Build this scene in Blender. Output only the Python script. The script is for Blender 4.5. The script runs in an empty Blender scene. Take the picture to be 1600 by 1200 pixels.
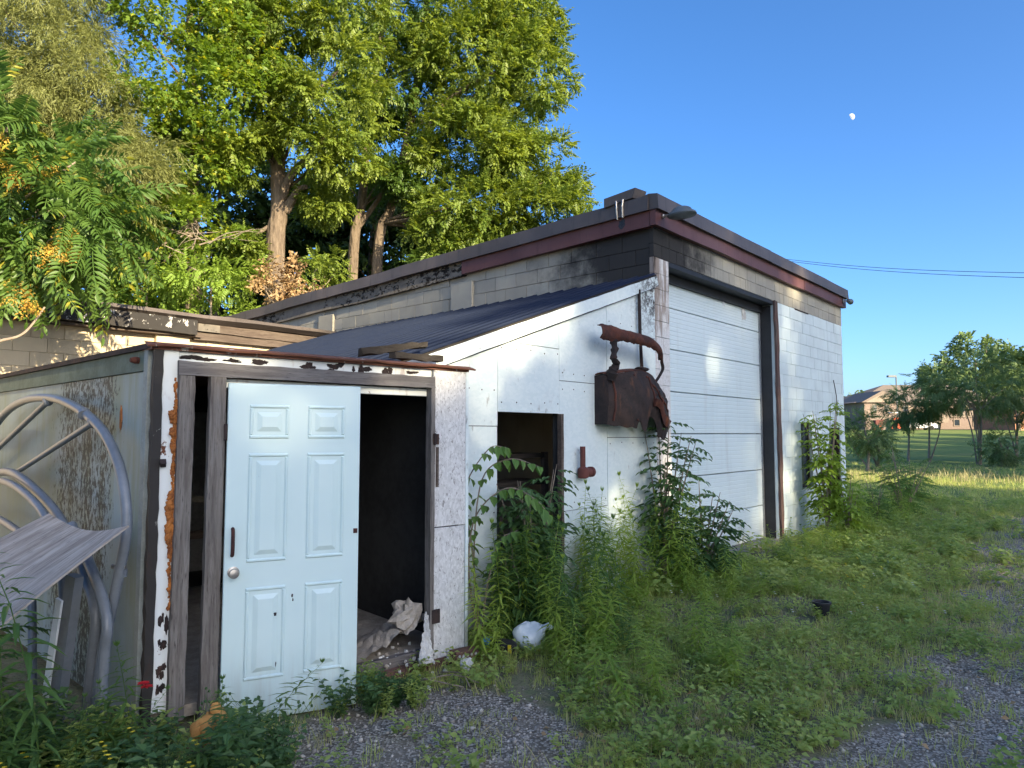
import bpy, math, random
import numpy as np
from mathutils import Vector, Matrix

scene = bpy.context.scene
COL = scene.collection
R = math.radians
rnd = random.Random(7)

# ------------------------------------------------------------------ camera, sky, sun, exposure
EYE = 1.7
cam_data = bpy.data.cameras.new("camera")
cam_data.sensor_width = 36.0
cam_data.lens = 36.0 * 1109.0 / 1600.0
cam_data.clip_start = 0.05
cam_data.clip_end = 4000.0
cam = bpy.data.objects.new("camera", cam_data)
COL.objects.link(cam)
cam.location = (0.0, 0.0, EYE)
cam.rotation_euler = (R(90.0 + 4.02), 0.0, 0.0)
scene.camera = cam

SUN_AZ, SUN_EL = 140.0, 20.0            # degrees clockwise from +Y, and above the horizon
world = bpy.data.worlds.new("World")
scene.world = world
world.use_nodes = True
wn, wl = world.node_tree.nodes, world.node_tree.links
bg = wn["Background"]
sky = wn.new("ShaderNodeTexSky")
sky.sky_type = 'NISHITA'
sky.sun_disc = False
sky.sun_elevation = R(SUN_EL)
sky.sun_rotation = R(SUN_AZ)
sky.air_density = 0.6
sky.dust_density = 2.2
sky.ozone_density = 3.0
tint = wn.new("ShaderNodeHueSaturation")
tint.inputs["Saturation"].default_value = 1.2
wl.new(sky.outputs[0], tint.inputs["Color"])
wl.new(tint.outputs[0], bg.inputs[0])
bg.inputs[1].default_value = 0.15

sun_data = bpy.data.lights.new("sun", 'SUN')
sun_data.energy = 5.0
sun_data.angle = R(0.53)
sun_data.color = (1.0, 0.83, 0.56)
sun = bpy.data.objects.new("sun", sun_data)
COL.objects.link(sun)
to_sun = Vector((math.sin(R(SUN_AZ)) * math.cos(R(SUN_EL)), math.cos(R(SUN_AZ)) * math.cos(R(SUN_EL)), math.sin(R(SUN_EL))))
sun.rotation_euler = to_sun.to_track_quat('Z', 'Y').to_euler()

vs = scene.view_settings
vs.view_transform = 'Standard'
vs.look = 'None'
vs.gamma = 1.0
vs.use_curve_mapping = False
vs.exposure = 1.45

# ------------------------------------------------------------------ helpers: tags, meshes
def tag(o, label=None, cat=None, group=None, kind=None):
    if label: o["label"] = label
    if cat: o["category"] = cat
    if group: o["group"] = group
    if kind: o["kind"] = kind
    return o

def empty(name, loc=(0, 0, 0), rz=0.0, label=None, cat=None, group=None, kind=None):
    o = bpy.data.objects.new(name, None)
    o.empty_display_size = 0.2
    COL.objects.link(o)
    o.location = loc
    o.rotation_euler = (0, 0, R(rz))
    return tag(o, label, cat, group, kind)

def link(name, me, parent=None, loc=(0, 0, 0), rz=0.0):
    o = bpy.data.objects.new(name, me)
    COL.objects.link(o)
    o.parent = parent
    o.location = loc
    o.rotation_euler = (0, 0, R(rz))
    return o

def noise1(x, seed=0.0):
    return (math.sin(x * 1.7 + seed * 3.1) + math.sin(x * 3.9 + seed * 1.3 + 1.0) * .6 + math.sin(x * 8.3 + seed * 2.7 + 2.0) * .35) / 1.95

class MB:
    def __init__(s):
        s.v, s.f = [], []
    def add(s, vs_, fs_):
        b = len(s.v)
        s.v += [tuple(p) for p in vs_]
        s.f += [tuple(i + b for i in f) for f in fs_]
        return s
    def box(s, x0, x1, y0, y1, z0, z1):
        return s.add([(x0, y0, z0), (x1, y0, z0), (x1, y1, z0), (x0, y1, z0), (x0, y0, z1), (x1, y0, z1), (x1, y1, z1), (x0, y1, z1)],
                     [(0, 3, 2, 1), (4, 5, 6, 7), (0, 1, 5, 4), (1, 2, 6, 5), (2, 3, 7, 6), (3, 0, 4, 7)])
    def slab(s, x0, x1, y0, y1, z0, z1, b=0.004):
        # box whose front face (toward -y) is chamfered
        return s.add([(x0, y0 + b, z0), (x1, y0 + b, z0), (x1, y0 + b, z1), (x0, y0 + b, z1),
                      (x0 + b, y0, z0 + b), (x1 - b, y0, z0 + b), (x1 - b, y0, z1 - b), (x0 + b, y0, z1 - b),
                      (x0, y1, z0), (x1, y1, z0), (x1, y1, z1), (x0, y1, z1)],
                     [(4, 5, 6, 7), (0, 1, 5, 4), (1, 2, 6, 5), (2, 3, 7, 6), (3, 0, 4, 7), (0, 8, 9, 1), (1, 9, 10, 2), (2, 10, 11, 3), (3, 11, 8, 0), (8, 11, 10, 9)])
    def board(s, p0, p1, w, t, n=10, jit=0.003, side=(0, -1, 0), seed=0):
        # rough sawn board from p0 to p1; w across, t along "side"
        r = random.Random(seed)
        p0, p1 = Vector(p0), Vector(p1)
        d = (p1 - p0).normalized()
        sd = Vector(side)
        sd = (sd - d * sd.dot(d)).normalized()
        a = d.cross(sd).normalized()
        b0 = len(s.v)
        for i in range(n + 1):
            c = p0.lerp(p1, i / n)
            for (sa, sb) in ((-1, -1), (1, -1), (1, 1), (-1, 1)):
                q = c + a * (sa * w / 2 + r.uniform(-jit, jit)) + sd * (sb * t / 2 + r.uniform(-jit, jit) * .6)
                if i in (0, n): q += d * r.uniform(-jit, jit) * 1.5
                s.v.append(tuple(q))
        for i in range(n):
            for k in range(4):
                s.f.append((b0 + i * 4 + k, b0 + i * 4 + (k + 1) % 4, b0 + i * 4 + 4 + (k + 1) % 4, b0 + i * 4 + 4 + k))
        s.f.append((b0 + 3, b0 + 2, b0 + 1, b0))
        e = b0 + n * 4
        s.f.append((e, e + 1, e + 2, e + 3))
        return s
    def prism(s, poly, y0, y1):
        # poly in (x, z), extruded along y
        n = len(poly)
        vs_ = [(x, y0, z) for x, z in poly] + [(x, y1, z) for x, z in poly]
        fs_ = [tuple(range(n)), tuple(range(2 * n - 1, n - 1, -1))]
        fs_ += [(i, i + n, (i + 1) % n + n, (i + 1) % n) for i in range(n)]
        return s.add(vs_, fs_)
    def tube(s, path, rad, seg=10, cap=True, flat=1.0):
        pts = [Vector(p) for p in path]
        n = len(pts)
        rads = rad if isinstance(rad, (list, tuple)) else [rad] * n
        b0 = len(s.v)
        up = Vector((0, 0, 1))
        prev = None
        for i, p in enumerate(pts):
            d = (pts[min(i + 1, n - 1)] - pts[max(i - 1, 0)]).normalized()
            if prev is None:
                a = d.cross(up if abs(d.z) < .9 else Vector((1, 0, 0))).normalized()
            else:
                a = (prev - d * prev.dot(d)).normalized()
            prev = a
            b = d.cross(a)
            for k in range(seg):
                t = 2 * math.pi * k / seg
                s.v.append(tuple(p + a * (math.cos(t) * rads[i]) + b * (math.sin(t) * rads[i] * flat)))
        for i in range(n - 1):
            for k in range(seg):
                s.f.append((b0 + i * seg + k, b0 + i * seg + (k + 1) % seg, b0 + (i + 1) * seg + (k + 1) % seg, b0 + (i + 1) * seg + k))
        if cap:
            s.f.append(tuple(b0 + k for k in range(seg - 1, -1, -1)))
            s.f.append(tuple(b0 + (n - 1) * seg + k for k in range(seg)))
        return s
    def lathe(s, prof, c=(0, 0, 0), seg=16, axis='z', sc=(1, 1, 1)):
        b0 = len(s.v)
        for r_, h in prof:
            for k in range(seg):
                t = 2 * math.pi * k / seg
                p = [math.cos(t) * r_, math.sin(t) * r_, h]
                if axis == 'y': p = [p[0], h, p[1]]
                if axis == 'x': p = [h, p[0], p[1]]
                s.v.append((c[0] + p[0] * sc[0], c[1] + p[1] * sc[1], c[2] + p[2] * sc[2]))
        m = len(prof)
        for i in range(m - 1):
            for k in range(seg):
                s.f.append((b0 + i * seg + k, b0 + i * seg + (k + 1) % seg, b0 + (i + 1) * seg + (k + 1) % seg, b0 + (i + 1) * seg + k))
        s.f.append(tuple(b0 + k for k in range(seg - 1, -1, -1)))
        s.f.append(tuple(b0 + (m - 1) * seg + k for k in range(seg)))
        return s
    def grid(s, fn, nu, nv):
        b0 = len(s.v)
        for i in range(nu + 1):
            for j in range(nv + 1):
                s.v.append(tuple(fn(i / nu, j / nv)))
        for i in range(nu):
            for j in range(nv):
                a = b0 + i * (nv + 1) + j
                s.f.append((a, a + nv + 1, a + nv + 2, a + 1))
        return s
    def sheet(s, fn, nu, nv, th):
        # a sheet with real thickness: fn(u, v) -> point, pushed back along its normal
        def nrm(u, v):
            e = 1e-3
            a = Vector(fn(min(u + e, 1), v)) - Vector(fn(max(u - e, 0), v))
            b = Vector(fn(u, min(v + e, 1))) - Vector(fn(u, max(v - e, 0)))
            c = a.cross(b)
            return c.normalized() if c.length > 0 else Vector((0, -1, 0))
        b0 = len(s.v)
        s.grid(fn, nu, nv)
        b1 = len(s.v)
        for i in range(nu + 1):
            for j in range(nv + 1):
                u, v = i / nu, j / nv
                s.v.append(tuple(Vector(fn(u, v)) - nrm(u, v) * th))
        w = nv + 1
        for i in range(nu):
            for j in range(nv):
                a = b1 + i * w + j
                s.f.append((a, a + 1, a + w + 1, a + w))
        ring = [i * w for i in range(nu)] + [nu * w + j for j in range(nv)] + [i * w + nv for i in range(nu, 0, -1)] + [j for j in range(nv, 0, -1)]
        for k in range(len(ring)):
            a, b = ring[k], ring[(k + 1) % len(ring)]
            s.f.append((b0 + b, b0 + a, b1 + a, b1 + b))
        return s
    def blob(s, c, r, seed=0, lump=.25, nu=10, nv=7, sc=(1, 1, 1)):
        rr = random.Random(seed)
        ph = [rr.uniform(0, 6) for _ in range(6)]
        b0 = len(s.v)
        s.v.append((c[0], c[1], c[2] - r * sc[2]))
        for j in range(1, nv):
            t = math.pi * j / nv
            for i in range(nu):
                a = 2 * math.pi * i / nu
                q = r * (1 + lump * (math.sin(a * 2 + ph[0] + t * 2) * .5 + math.sin(a * 3 + ph[1] - t * 3) * .35 + math.sin(a * 5 + t * 7 + ph[2]) * .3) + rr.uniform(-.3, .3) * lump)
                s.v.append((c[0] + q * math.sin(t) * math.cos(a) * sc[0], c[1] + q * math.sin(t) * math.sin(a) * sc[1], c[2] - q * math.cos(t) * sc[2]))
        s.v.append((c[0], c[1], c[2] + r * sc[2]))
        e = len(s.v) - 1
        for i in range(nu):
            s.f.append((b0, b0 + 1 + (i + 1) % nu, b0 + 1 + i))
            s.f.append((e, e - nu + i, e - nu + (i + 1) % nu))
        for j in range(nv - 2):
            for i in range(nu):
                a = b0 + 1 + j * nu
                s.f.append((a + i, a + (i + 1) % nu, a + nu + (i + 1) % nu, a + nu + i))
        return s
    def mesh(s, name, mat, smooth=False):
        me = bpy.data.meshes.new(name)
        me.from_pydata(s.v, [], s.f)
        me.materials.append(mat)
        if smooth:
            me.polygons.foreach_set("use_smooth", [True] * len(me.polygons))
        me.update()
        return me
    def build(s, name, mat, parent=None, smooth=False, loc=(0, 0, 0), rz=0.0):
        o = link(name, s.mesh(name, mat, smooth), parent, loc, rz)
        if smooth:
            m = o.modifiers.new("edges", 'EDGE_SPLIT')
            m.split_angle = R(40)
        return o

def catmull(pts, n=6):
    P = [Vector(p) for p in pts]
    P = [P[0] * 2 - P[1]] + P + [P[-1] * 2 - P[-2]]
    out = []
    for i in range(1, len(P) - 2):
        for k in range(n):
            t = k / n
            a, b, c, d = P[i - 1], P[i], P[i + 1], P[i + 2]
            out.append(.5 * ((2 * b) + (c - a) * t + (2 * a - 5 * b + 4 * c - d) * t * t + (3 * b - a - 3 * c + d) * t ** 3))
    out.append(P[-2])
    return out

# numpy meshes: many copies of a small prototype in one mesh
def np_mesh(name, V, sizes, loops, mat, smooth=False):
    me = bpy.data.meshes.new(name)
    nv, nl, nf = len(V), len(loops), len(sizes)
    me.vertices.add(nv)
    me.vertices.foreach_set("co", V.astype(np.float32).ravel())
    me.loops.add(nl)
    me.loops.foreach_set("vertex_index", loops.astype(np.int32))
    me.polygons.add(nf)
    st = np.zeros(nf, np.int32)
    st[1:] = np.cumsum(sizes)[:-1]
    me.polygons.foreach_set("loop_start", st)
    me.polygons.foreach_set("loop_total", sizes.astype(np.int32))
    if smooth:
        me.polygons.foreach_set("use_smooth", np.ones(nf, bool))
    me.materials.append(mat)
    me.update(calc_edges=True)
    return me

class Proto:
    def __init__(s, V, F):
        s.V = np.array(V, float)
        s.sizes = np.array([len(f) for f in F], np.int32)
        s.loops = np.array([i for f in F for i in f], np.int32)

def scatter(protos, which, M3, P):
    # M3 (n,3,3) columns = axes incl. scale ; P (n,3)
    Vs, Ss, Ls, b = [], [], [], 0
    for k, pr in enumerate(protos):
        m = which == k
        n = int(m.sum())
        if not n: continue
        V = np.einsum('nij,vj->nvi', M3[m], pr.V) + P[m][:, None, :]
        nv = len(pr.V)
        Vs.append(V.reshape(-1, 3))
        Ss.append(np.tile(pr.sizes, n))
        Ls.append((pr.loops[None, :] + (np.arange(n) * nv)[:, None]).ravel() + b)
        b += n * nv
    return np.concatenate(Vs), np.concatenate(Ss), np.concatenate(Ls)

def merge_np(parts):
    Vs, Ss, Ls, b = [], [], [], 0
    for V, S, L in parts:
        Vs.append(V); Ss.append(S); Ls.append(L + b); b += len(V)
    return np.concatenate(Vs), np.concatenate(Ss), np.concatenate(Ls)

def yaw_mats(rng, n, smin, smax, tilt=0.25):
    yaw = rng.uniform(0, 2 * np.pi, n)
    sc = rng.uniform(smin, smax, n)
    tx, ty = rng.normal(0, tilt, n), rng.normal(0, tilt, n)
    z = np.stack([tx, ty, np.ones(n)], 1)
    z /= np.linalg.norm(z, axis=1)[:, None]
    x = np.stack([np.cos(yaw), np.sin(yaw), np.zeros(n)], 1)
    y = np.cross(z, x); y /= np.linalg.norm(y, axis=1)[:, None]
    x = np.cross(y, z)
    return np.stack([x, y, z], 2) * sc[:, None, None]

# ------------------------------------------------------------------ procedural materials
class NT:
    def __init__(s, name, rough=.8, spec=.3):
        s.m = bpy.data.materials.new(name)
        s.m.use_nodes = True
        s.n, s.l = s.m.node_tree.nodes, s.m.node_tree.links
        s.b = s.n["Principled BSDF"]
        s.b.inputs["Roughness"].default_value = rough
        s.b.inputs["Specular IOR Level"].default_value = spec
        s.pos = s.n.new("ShaderNodeNewGeometry").outputs["Position"]
        s.obj = s.n.new("ShaderNodeTexCoord").outputs["Object"]
    def set(s, sock, v):
        if hasattr(v, "is_output"): s.l.new(v, sock)
        elif isinstance(v, (tuple, list)): sock.default_value = (*v, 1.0) if len(v) == 3 and len(sock.default_value) == 4 else v
        else: sock.default_value = v
    def scaled(s, vec, sc, loc=(0, 0, 0), rot=(0, 0, 0)):
        m = s.n.new("ShaderNodeMapping")
        s.l.new(vec, m.inputs[0])
        m.inputs["Scale"].default_value = sc
        m.inputs["Location"].default_value = loc
        m.inputs["Rotation"].default_value = rot
        return m.outputs[0]
    def noise(s, vec, scale, detail=4.0, rough=.6, dist=0.0):
        t = s.n.new("ShaderNodeTexNoise")
        s.l.new(vec, t.inputs["Vector"])
        t.inputs["Scale"].default_value = scale
        t.inputs["Detail"].default_value = detail
        t.inputs["Roughness"].default_value = rough
        t.inputs["Distortion"].default_value = dist
        return t.outputs[0]
    def voronoi(s, vec, scale, feature='F1', out="Distance", rand=1.0):
        t = s.n.new("ShaderNodeTexVoronoi")
        t.feature = feature
        s.l.new(vec, t.inputs["Vector"])
        t.inputs["Scale"].default_value = scale
        t.inputs["Randomness"].default_value = rand
        return t.outputs[out]
    def ramp(s, fac, a, b, va=0.0, vb=1.0):
        t = s.n.new("ShaderNodeMapRange")
        t.interpolation_type = 'SMOOTHSTEP'
        s.set(t.inputs["Value"], fac)
        t.inputs["From Min"].default_value, t.inputs["From Max"].default_value = a, b
        t.inputs["To Min"].default_value, t.inputs["To Max"].default_value = va, vb
        return t.outputs[0]
    def math(s, op, a, b=0.0):
        t = s.n.new("ShaderNodeMath")
        t.operation = op
        s.set(t.inputs[0], a); s.set(t.inputs[1], b)
        return t.outputs[0]
    def mix(s, fac, a, b):
        t = s.n.new("ShaderNodeMix")
        t.data_type = 'RGBA'
        s.set(t.inputs[0], fac); s.set(t.inputs[6], a); s.set(t.inputs[7], b)
        return t.outputs[2]
    def hsv(s, col, h=.5, sa=1.0, v=1.0):
        t = s.n.new("ShaderNodeHueSaturation")
        s.set(t.inputs["Hue"], h); s.set(t.inputs["Saturation"], sa); s.set(t.inputs["Value"], v); s.set(t.inputs["Color"], col)
        return t.outputs[0]
    def sep(s, vec, i):
        t = s.n.new("ShaderNodeSeparateXYZ")
        s.l.new(vec, t.inputs[0])
        return t.outputs[i]
    def rand_obj(s): return s.n.new("ShaderNodeObjectInfo").outputs["Random"]
    def rand_isl(s): return s.n.new("ShaderNodeNewGeometry").outputs["Random Per Island"]
    def bump(s, h, strength=.4, dist=.01):
        t = s.n.new("ShaderNodeBump")
        t.inputs["Strength"].default_value = strength
        t.inputs["Distance"].default_value = dist
        s.set(t.inputs["Height"], h)
        if s.b.inputs["Normal"].links:
            s.l.new(s.b.inputs["Normal"].links[0].from_socket, t.inputs["Normal"])
        s.l.new(t.outputs[0], s.b.inputs["Normal"])
        return s
    def col(s, c):
        s.set(s.b.inputs["Base Color"], c)
        return s.m

def plain(name, c1, c2=None, scale=6.0, rough=.8, bump=.2, metal=0.0, spec=.3, obj=False, sc=(1, 1, 1)):
    t = NT(name, rough, spec)
    v = t.scaled(t.obj if obj else t.pos, sc)
    c2 = c2 or tuple(c * .7 for c in c1)
    n = t.noise(v, scale, 6.0, .65)
    f = t.noise(v, scale * 9, 3.0, .6)
    k = t.ramp(t.math('ADD', t.math('MULTIPLY', n, .7), t.math('MULTIPLY', f, .3)), .35, .65)
    if bump: t.bump(f, bump, .004)
    t.b.inputs["Metallic"].default_value = metal
    return t.col(t.mix(k, c1, c2))

def leaf_mat(name, c1, c2, c3=None, f3=0.0, trans=.35, clump=.6, rough=.45, spec=.35):
    # foliage: colour varies per leaf and per clump; light passes through
    t = NT(name, rough, spec)
    r = t.rand_isl()
    n = t.noise(t.pos, clump, 3.0, .6)
    k = t.math('ADD', t.math('ADD', t.math('MULTIPLY', r, .45), t.math('MULTIPLY', t.ramp(n, .3, .7), .4)), t.math('MULTIPLY', t.rand_obj(), .2))
    c = t.mix(k, c1, c2)
    if c3:
        n2 = t.noise(t.scaled(t.pos, (1, 1, 1), (13, 5, 7)), clump * 2.2, 3.0, .6)
        sel = t.ramp(t.math('ADD', t.math('MULTIPLY', r, .25), n2), .78 - f3, .86 - f3)
        c = t.mix(sel, c, c3)
    t.set(t.b.inputs["Base Color"], c)
    tr = t.n.new("ShaderNodeBsdfTranslucent")
    t.l.new(t.hsv(c, .48, 1.1, 1.5), tr.inputs["Color"])
    mx = t.n.new("ShaderNodeMixShader")
    mx.inputs[0].default_value = trans
    t.l.new(t.b.outputs[0], mx.inputs[1])
    t.l.new(tr.outputs[0], mx.inputs[2])
    t.l.new(mx.outputs[0], t.n["Material Output"].inputs["Surface"])
    return t.m

def wood_mat(name, c1, c2, axis=2, dark=.5, rough=.9, rot=(0, 0, 0), zs=None):
    t = NT(name, rough, .15)
    sc = [9.0, 9.0, 9.0]; sc[axis] = .7
    if zs: sc[2] = zs
    v = t.scaled(t.scaled(t.obj, (1, 1, 1), (0, 0, 0), rot) if any(rot) else t.obj, sc)
    n = t.noise(v, 3.2, 8.0, .7, .6)
    f = t.noise(v, 14.0, 4.0, .6)
    big = t.noise(t.obj, 2.2, 3.0)
    c = t.mix(t.ramp(n, .35, .65), c1, c2)
    c = t.mix(t.ramp(f, .56, .72), c, tuple(x * dark for x in c2))
    c = t.mix(t.ramp(big, .45, .75, 0, .55), c, tuple(x * .55 for x in c1))
    t.bump(f, .5, .004)
    t.bump(n, .5, .006)
    return t.col(c)

def rust_mat(name, c1=(.10, .035, .022), c2=(.045, .022, .02), c3=(.17, .06, .03), scale=4.0):
    t = NT(name, .85, .25)
    n = t.noise(t.pos, scale, 7.0, .7)
    f = t.noise(t.pos, scale * 10, 4.0, .6)
    g = t.noise(t.scaled(t.pos, (1, 1, .3)), scale * 2, 4.0, .6)
    c = t.mix(t.ramp(n, .38, .62), c1, c2)
    c = t.mix(t.ramp(g, .56, .72), c, c3)
    c = t.mix(t.ramp(f, .55, .75, 0, .6), c, tuple(x * .5 for x in c2))
    t.bump(f, .5, .004)
    return t.col(c)

# foliage
MAT = {}
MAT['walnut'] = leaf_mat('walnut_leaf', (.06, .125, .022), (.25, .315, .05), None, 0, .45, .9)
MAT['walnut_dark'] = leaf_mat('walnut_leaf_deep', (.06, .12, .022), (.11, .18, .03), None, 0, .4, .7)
MAT['maple'] = leaf_mat('maple_leaf', (.10, .185, .025), (.19, .275, .035), (.40, .42, .045), .05, .45, .9)
MAT['willow'] = leaf_mat('willow_leaf', (.17, .20, .06), (.25, .27, .09), None, 0, .4, .6)
MAT['heaven'] = leaf_mat('tree_of_heaven_leaf', (.065, .14, .028), (.12, .20, .04), (.33, .32, .04), .02, .38, .8)
MAT['seed'] = leaf_mat('seed_cluster', (.50, .40, .06), (.48, .28, .06), None, 0, .3, 3.0)
MAT['dry'] = leaf_mat('dry_leaf', (.30, .19, .09), (.42, .30, .15), None, 0, .3, 2.0)
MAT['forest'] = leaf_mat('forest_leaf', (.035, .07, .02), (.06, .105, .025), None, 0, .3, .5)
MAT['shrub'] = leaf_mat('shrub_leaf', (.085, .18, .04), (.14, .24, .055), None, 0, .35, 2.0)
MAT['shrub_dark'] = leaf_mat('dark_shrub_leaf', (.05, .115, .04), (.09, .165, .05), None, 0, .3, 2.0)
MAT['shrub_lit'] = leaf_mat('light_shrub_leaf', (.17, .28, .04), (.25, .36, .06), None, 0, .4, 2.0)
MAT['goldenrod'] = leaf_mat('goldenrod_leaf', (.15, .28, .05), (.36, .45, .09), None, 0, .48, .9)
MAT['goldenrod_deep'] = leaf_mat('deep_goldenrod_leaf', (.07, .15, .04), (.12, .21, .05), None, 0, .42, 1.2)
MAT['grass'] = leaf_mat('grass_blade', (.23, .32, .075), (.48, .51, .17), (.52, .47, .24), .07, .5, .7)
MAT['herb'] = leaf_mat('herb_leaf', (.18, .30, .07), (.42, .48, .15), None, 0, .48, .9)
MAT['yellow'] = leaf_mat('yellow_petal', (.75, .60, .03), (.80, .68, .08), None, 0, .3, 3.0)
MAT['white_petal'] = leaf_mat('white_petal', (.75, .75, .70), (.8, .8, .75), None, 0, .3, 3.0)
MAT['red_petal'] = leaf_mat('red_petal', (.45, .02, .02), (.55, .03, .03), None, 0, .3, 3.0)
MAT['far_leaf'] = leaf_mat('far_leaf', (.10, .175, .06), (.18, .25, .085), None, 0, .3, .3)
MAT['straw'] = leaf_mat('straw', (.30, .28, .12), (.42, .38, .19), None, 0, .35, 1.5)
MAT['stem'] = plain('green_stem', (.09, .14, .04), (.12, .12, .05), 20, .7, 0)
def bark_mat(name, c1, c2):
    t = NT(name, .95, .1)
    v = t.scaled(t.pos, (1, 1, .28))
    n = t.noise(v, 9, 7, .7)
    w = t.voronoi(v, 11)
    t.bump(w, .9, .04); t.bump(n, .6, .02)
    return t.col(t.mix(t.ramp(n, .35, .65), c1, c2))
MAT['bark'] = bark_mat('bark', (.115, .09, .068), (.19, .15, .11))
MAT['twig'] = plain('twig', (.20, .16, .12), (.30, .25, .19), 15, .9, 0)

# ------------------------------------------------------------------ surface materials
def t_white_panel():
    t = NT('white_strand_board', .65, .3)
    v = t.scaled(t.obj, (1, 1, 1))
    fl = t.voronoi(t.scaled(v, (1.0, 1.0, 1.6)), 26, 'F1', "Color")
    k = t.n.new("ShaderNodeSeparateColor"); t.l.new(fl, k.inputs[0])
    n = t.noise(v, 1.6, 6, .65)
    f = t.noise(t.scaled(v, (1, 1, .35)), 16, 5, .7)
    c = t.mix(t.ramp(k.outputs[0], .1, .95), (.61, .695, .68), (.66, .735, .715))
    c = t.mix(t.ramp(n, .50, .80, 0, .35), c, (.50, .51, .49))
    c = t.mix(t.ramp(t.math('ADD', f, t.math('MULTIPLY', n, .35)), .80, .92, 0, .7), c, (.16, .13, .11))
    z = t.sep(t.obj, 2)
    c = t.mix(t.math('MULTIPLY', t.ramp(z, .75, .1), t.ramp(f, .38, .6, .15, .75)), c, (.22, .20, .15))
    # mildew in the upper corner by the block pier
    x = t.sep(t.obj, 0)
    mk = t.math('MULTIPLY', t.math('MULTIPLY', t.ramp(x, -.75, -.12), t.ramp(z, 2.75, 3.3)), t.ramp(t.noise(v, 22, 5, .75), .42, .58))
    c = t.mix(mk, c, (.06, .055, .05))
    t.bump(k.outputs[0], .12, .002); t.bump(f, .2, .003)
    return t.col(c)
MAT['white_panel'] = t_white_panel()

def t_strand_strip():
    t = NT('bare_strand_board', .8, .2)
    v = t.scaled(t.obj, (2.2, 2.2, 1.0))
    w = t.noise(v, 24, 6, .75, 1.2)
    n = t.noise(t.obj, 3, 5, .6)
    k = t.voronoi(t.scaled(t.obj, (1.8, 1.8, 1.0)), 38, 'F1', "Color")
    c = t.mix(t.ramp(k, .2, .9), (.54, .54, .52), (.66, .66, .64))
    c = t.mix(t.ramp(w, .55, .63, 0, .85), c, (.15, .14, .12))
    c = t.mix(t.ramp(n, .62, .72, 0, .7), c, (.22, .20, .17))
    t.bump(w, .4, .004)
    return t.col(c)
MAT['strand_strip'] = t_strand_strip()

def t_block(name, c1, c2, mort=False, soot=False, paint=False, var=.26):
    t = NT(name, .92, .15)
    n = t.noise(t.pos, 1.7, 5, .6)
    f = t.noise(t.pos, 45, 4, .7)
    c = t.mix(t.ramp(n, .35, .7), c1, c2)
    if not mort:
        c = t.hsv(c, .5, 1.0, t.math('ADD', 1 - var * .5, t.math('MULTIPLY', t.rand_obj(), var)))
    st = t.noise(t.scaled(t.pos, (3.5, 3.5, .25)), 2.2, 5, .65)
    c = t.mix(t.ramp(st, .54, .74, 0, .45), c, tuple(x * .55 for x in c1))
    if paint:   # flaked and rain-streaked paint
        pk = t.noise(t.pos, 7, 7, .75)
        c = t.mix(t.ramp(pk, .66, .70, 0, .6), c, (.36, .34, .30))
    if soot:    # soot stain spreading from the roof corner
        x, y, z = t.sep(t.pos, 0), t.sep(t.pos, 1), t.sep(t.pos, 2)
        v = t.n.new("ShaderNodeVectorMath"); v.operation = 'DISTANCE'
        t.l.new(t.scaled(t.pos, (1, 1, 1.6)), v.inputs[0]); v.inputs[1].default_value = (1.70, 8.72, 4.05 * 1.6)
        d = t.math('ADD', v.outputs["Value"], t.math('MULTIPLY', t.math('SUBTRACT', t.noise(t.pos, 2.6, 6, .7), .5), 2.4))
        c = t.mix(t.ramp(d, 2.0, .7, 0, .93), c, (.018, .018, .02))
    t.bump(f, .5, .004)
    return t.col(c)
MAT['block_grey'] = t_block('grey_block', (.36, .34, .275), (.30, .285, .24), soot=True, var=.16)
MAT['mortar_grey'] = t_block('grey_mortar', (.34, .325, .28), (.26, .25, .215), mort=True, soot=True)
MAT['block_white'] = t_block('white_painted_block', (.595, .685, .675), (.53, .605, .60), paint=True, var=.05)
MAT['mortar_white'] = t_block('white_painted_mortar', (.55, .61, .605), (.48, .535, .53), mort=True)
MAT['block_cream'] = t_block('cream_painted_block', (.62, .52, .36), (.55, .46, .32))
MAT['mortar_cream'] = t_block('cream_painted_mortar', (.50, .42, .29), (.44, .37, .26), mort=True)

def t_pier():
    t = NT('stained_pier_block', .9, .15)
    n = t.noise(t.scaled(t.pos, (4, 4, .45)), 1.6, 6, .7)
    f = t.noise(t.pos, 30, 4, .7)
    c = t.mix(t.ramp(f, .4, .65), (.66, .65, .62), (.55, .53, .49))
    z = t.sep(t.pos, 2)
    k = t.math('ADD', n, t.math('MULTIPLY', t.ramp(z, 2.3, 3.7), .24))
    c = t.mix(t.ramp(k, .62, .74, 0, .85), c, (.22, .165, .125))
    c = t.mix(t.ramp(k, .80, .92), c, (.05, .04, .035))
    t.bump(f, .5, .004)
    return t.col(c)
MAT['pier'] = t_pier()

def t_fascia(name, c1, c2):
    t = NT(name, .5, .35)
    n = t.noise(t.pos, 1.1, 5, .6)
    s = t.noise(t.scaled(t.pos, (5, 5, .4)), 3.0, 5, .65)
    c = t.mix(t.ramp(n, .35, .7), c1, c2)
    c = t.mix(t.ramp(s, .52, .75, 0, .6), c, tuple(x * .45 for x in c1))
    t.bump(n, .25, .03)
    return t.col(c)
MAT['fascia'] = t_fascia('red_brown_fascia', (.105, .040, .034), (.145, .066, .058))
MAT['coping'] = t_fascia('weathered_coping', (.075, .062, .055), (.115, .095, .085))

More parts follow.
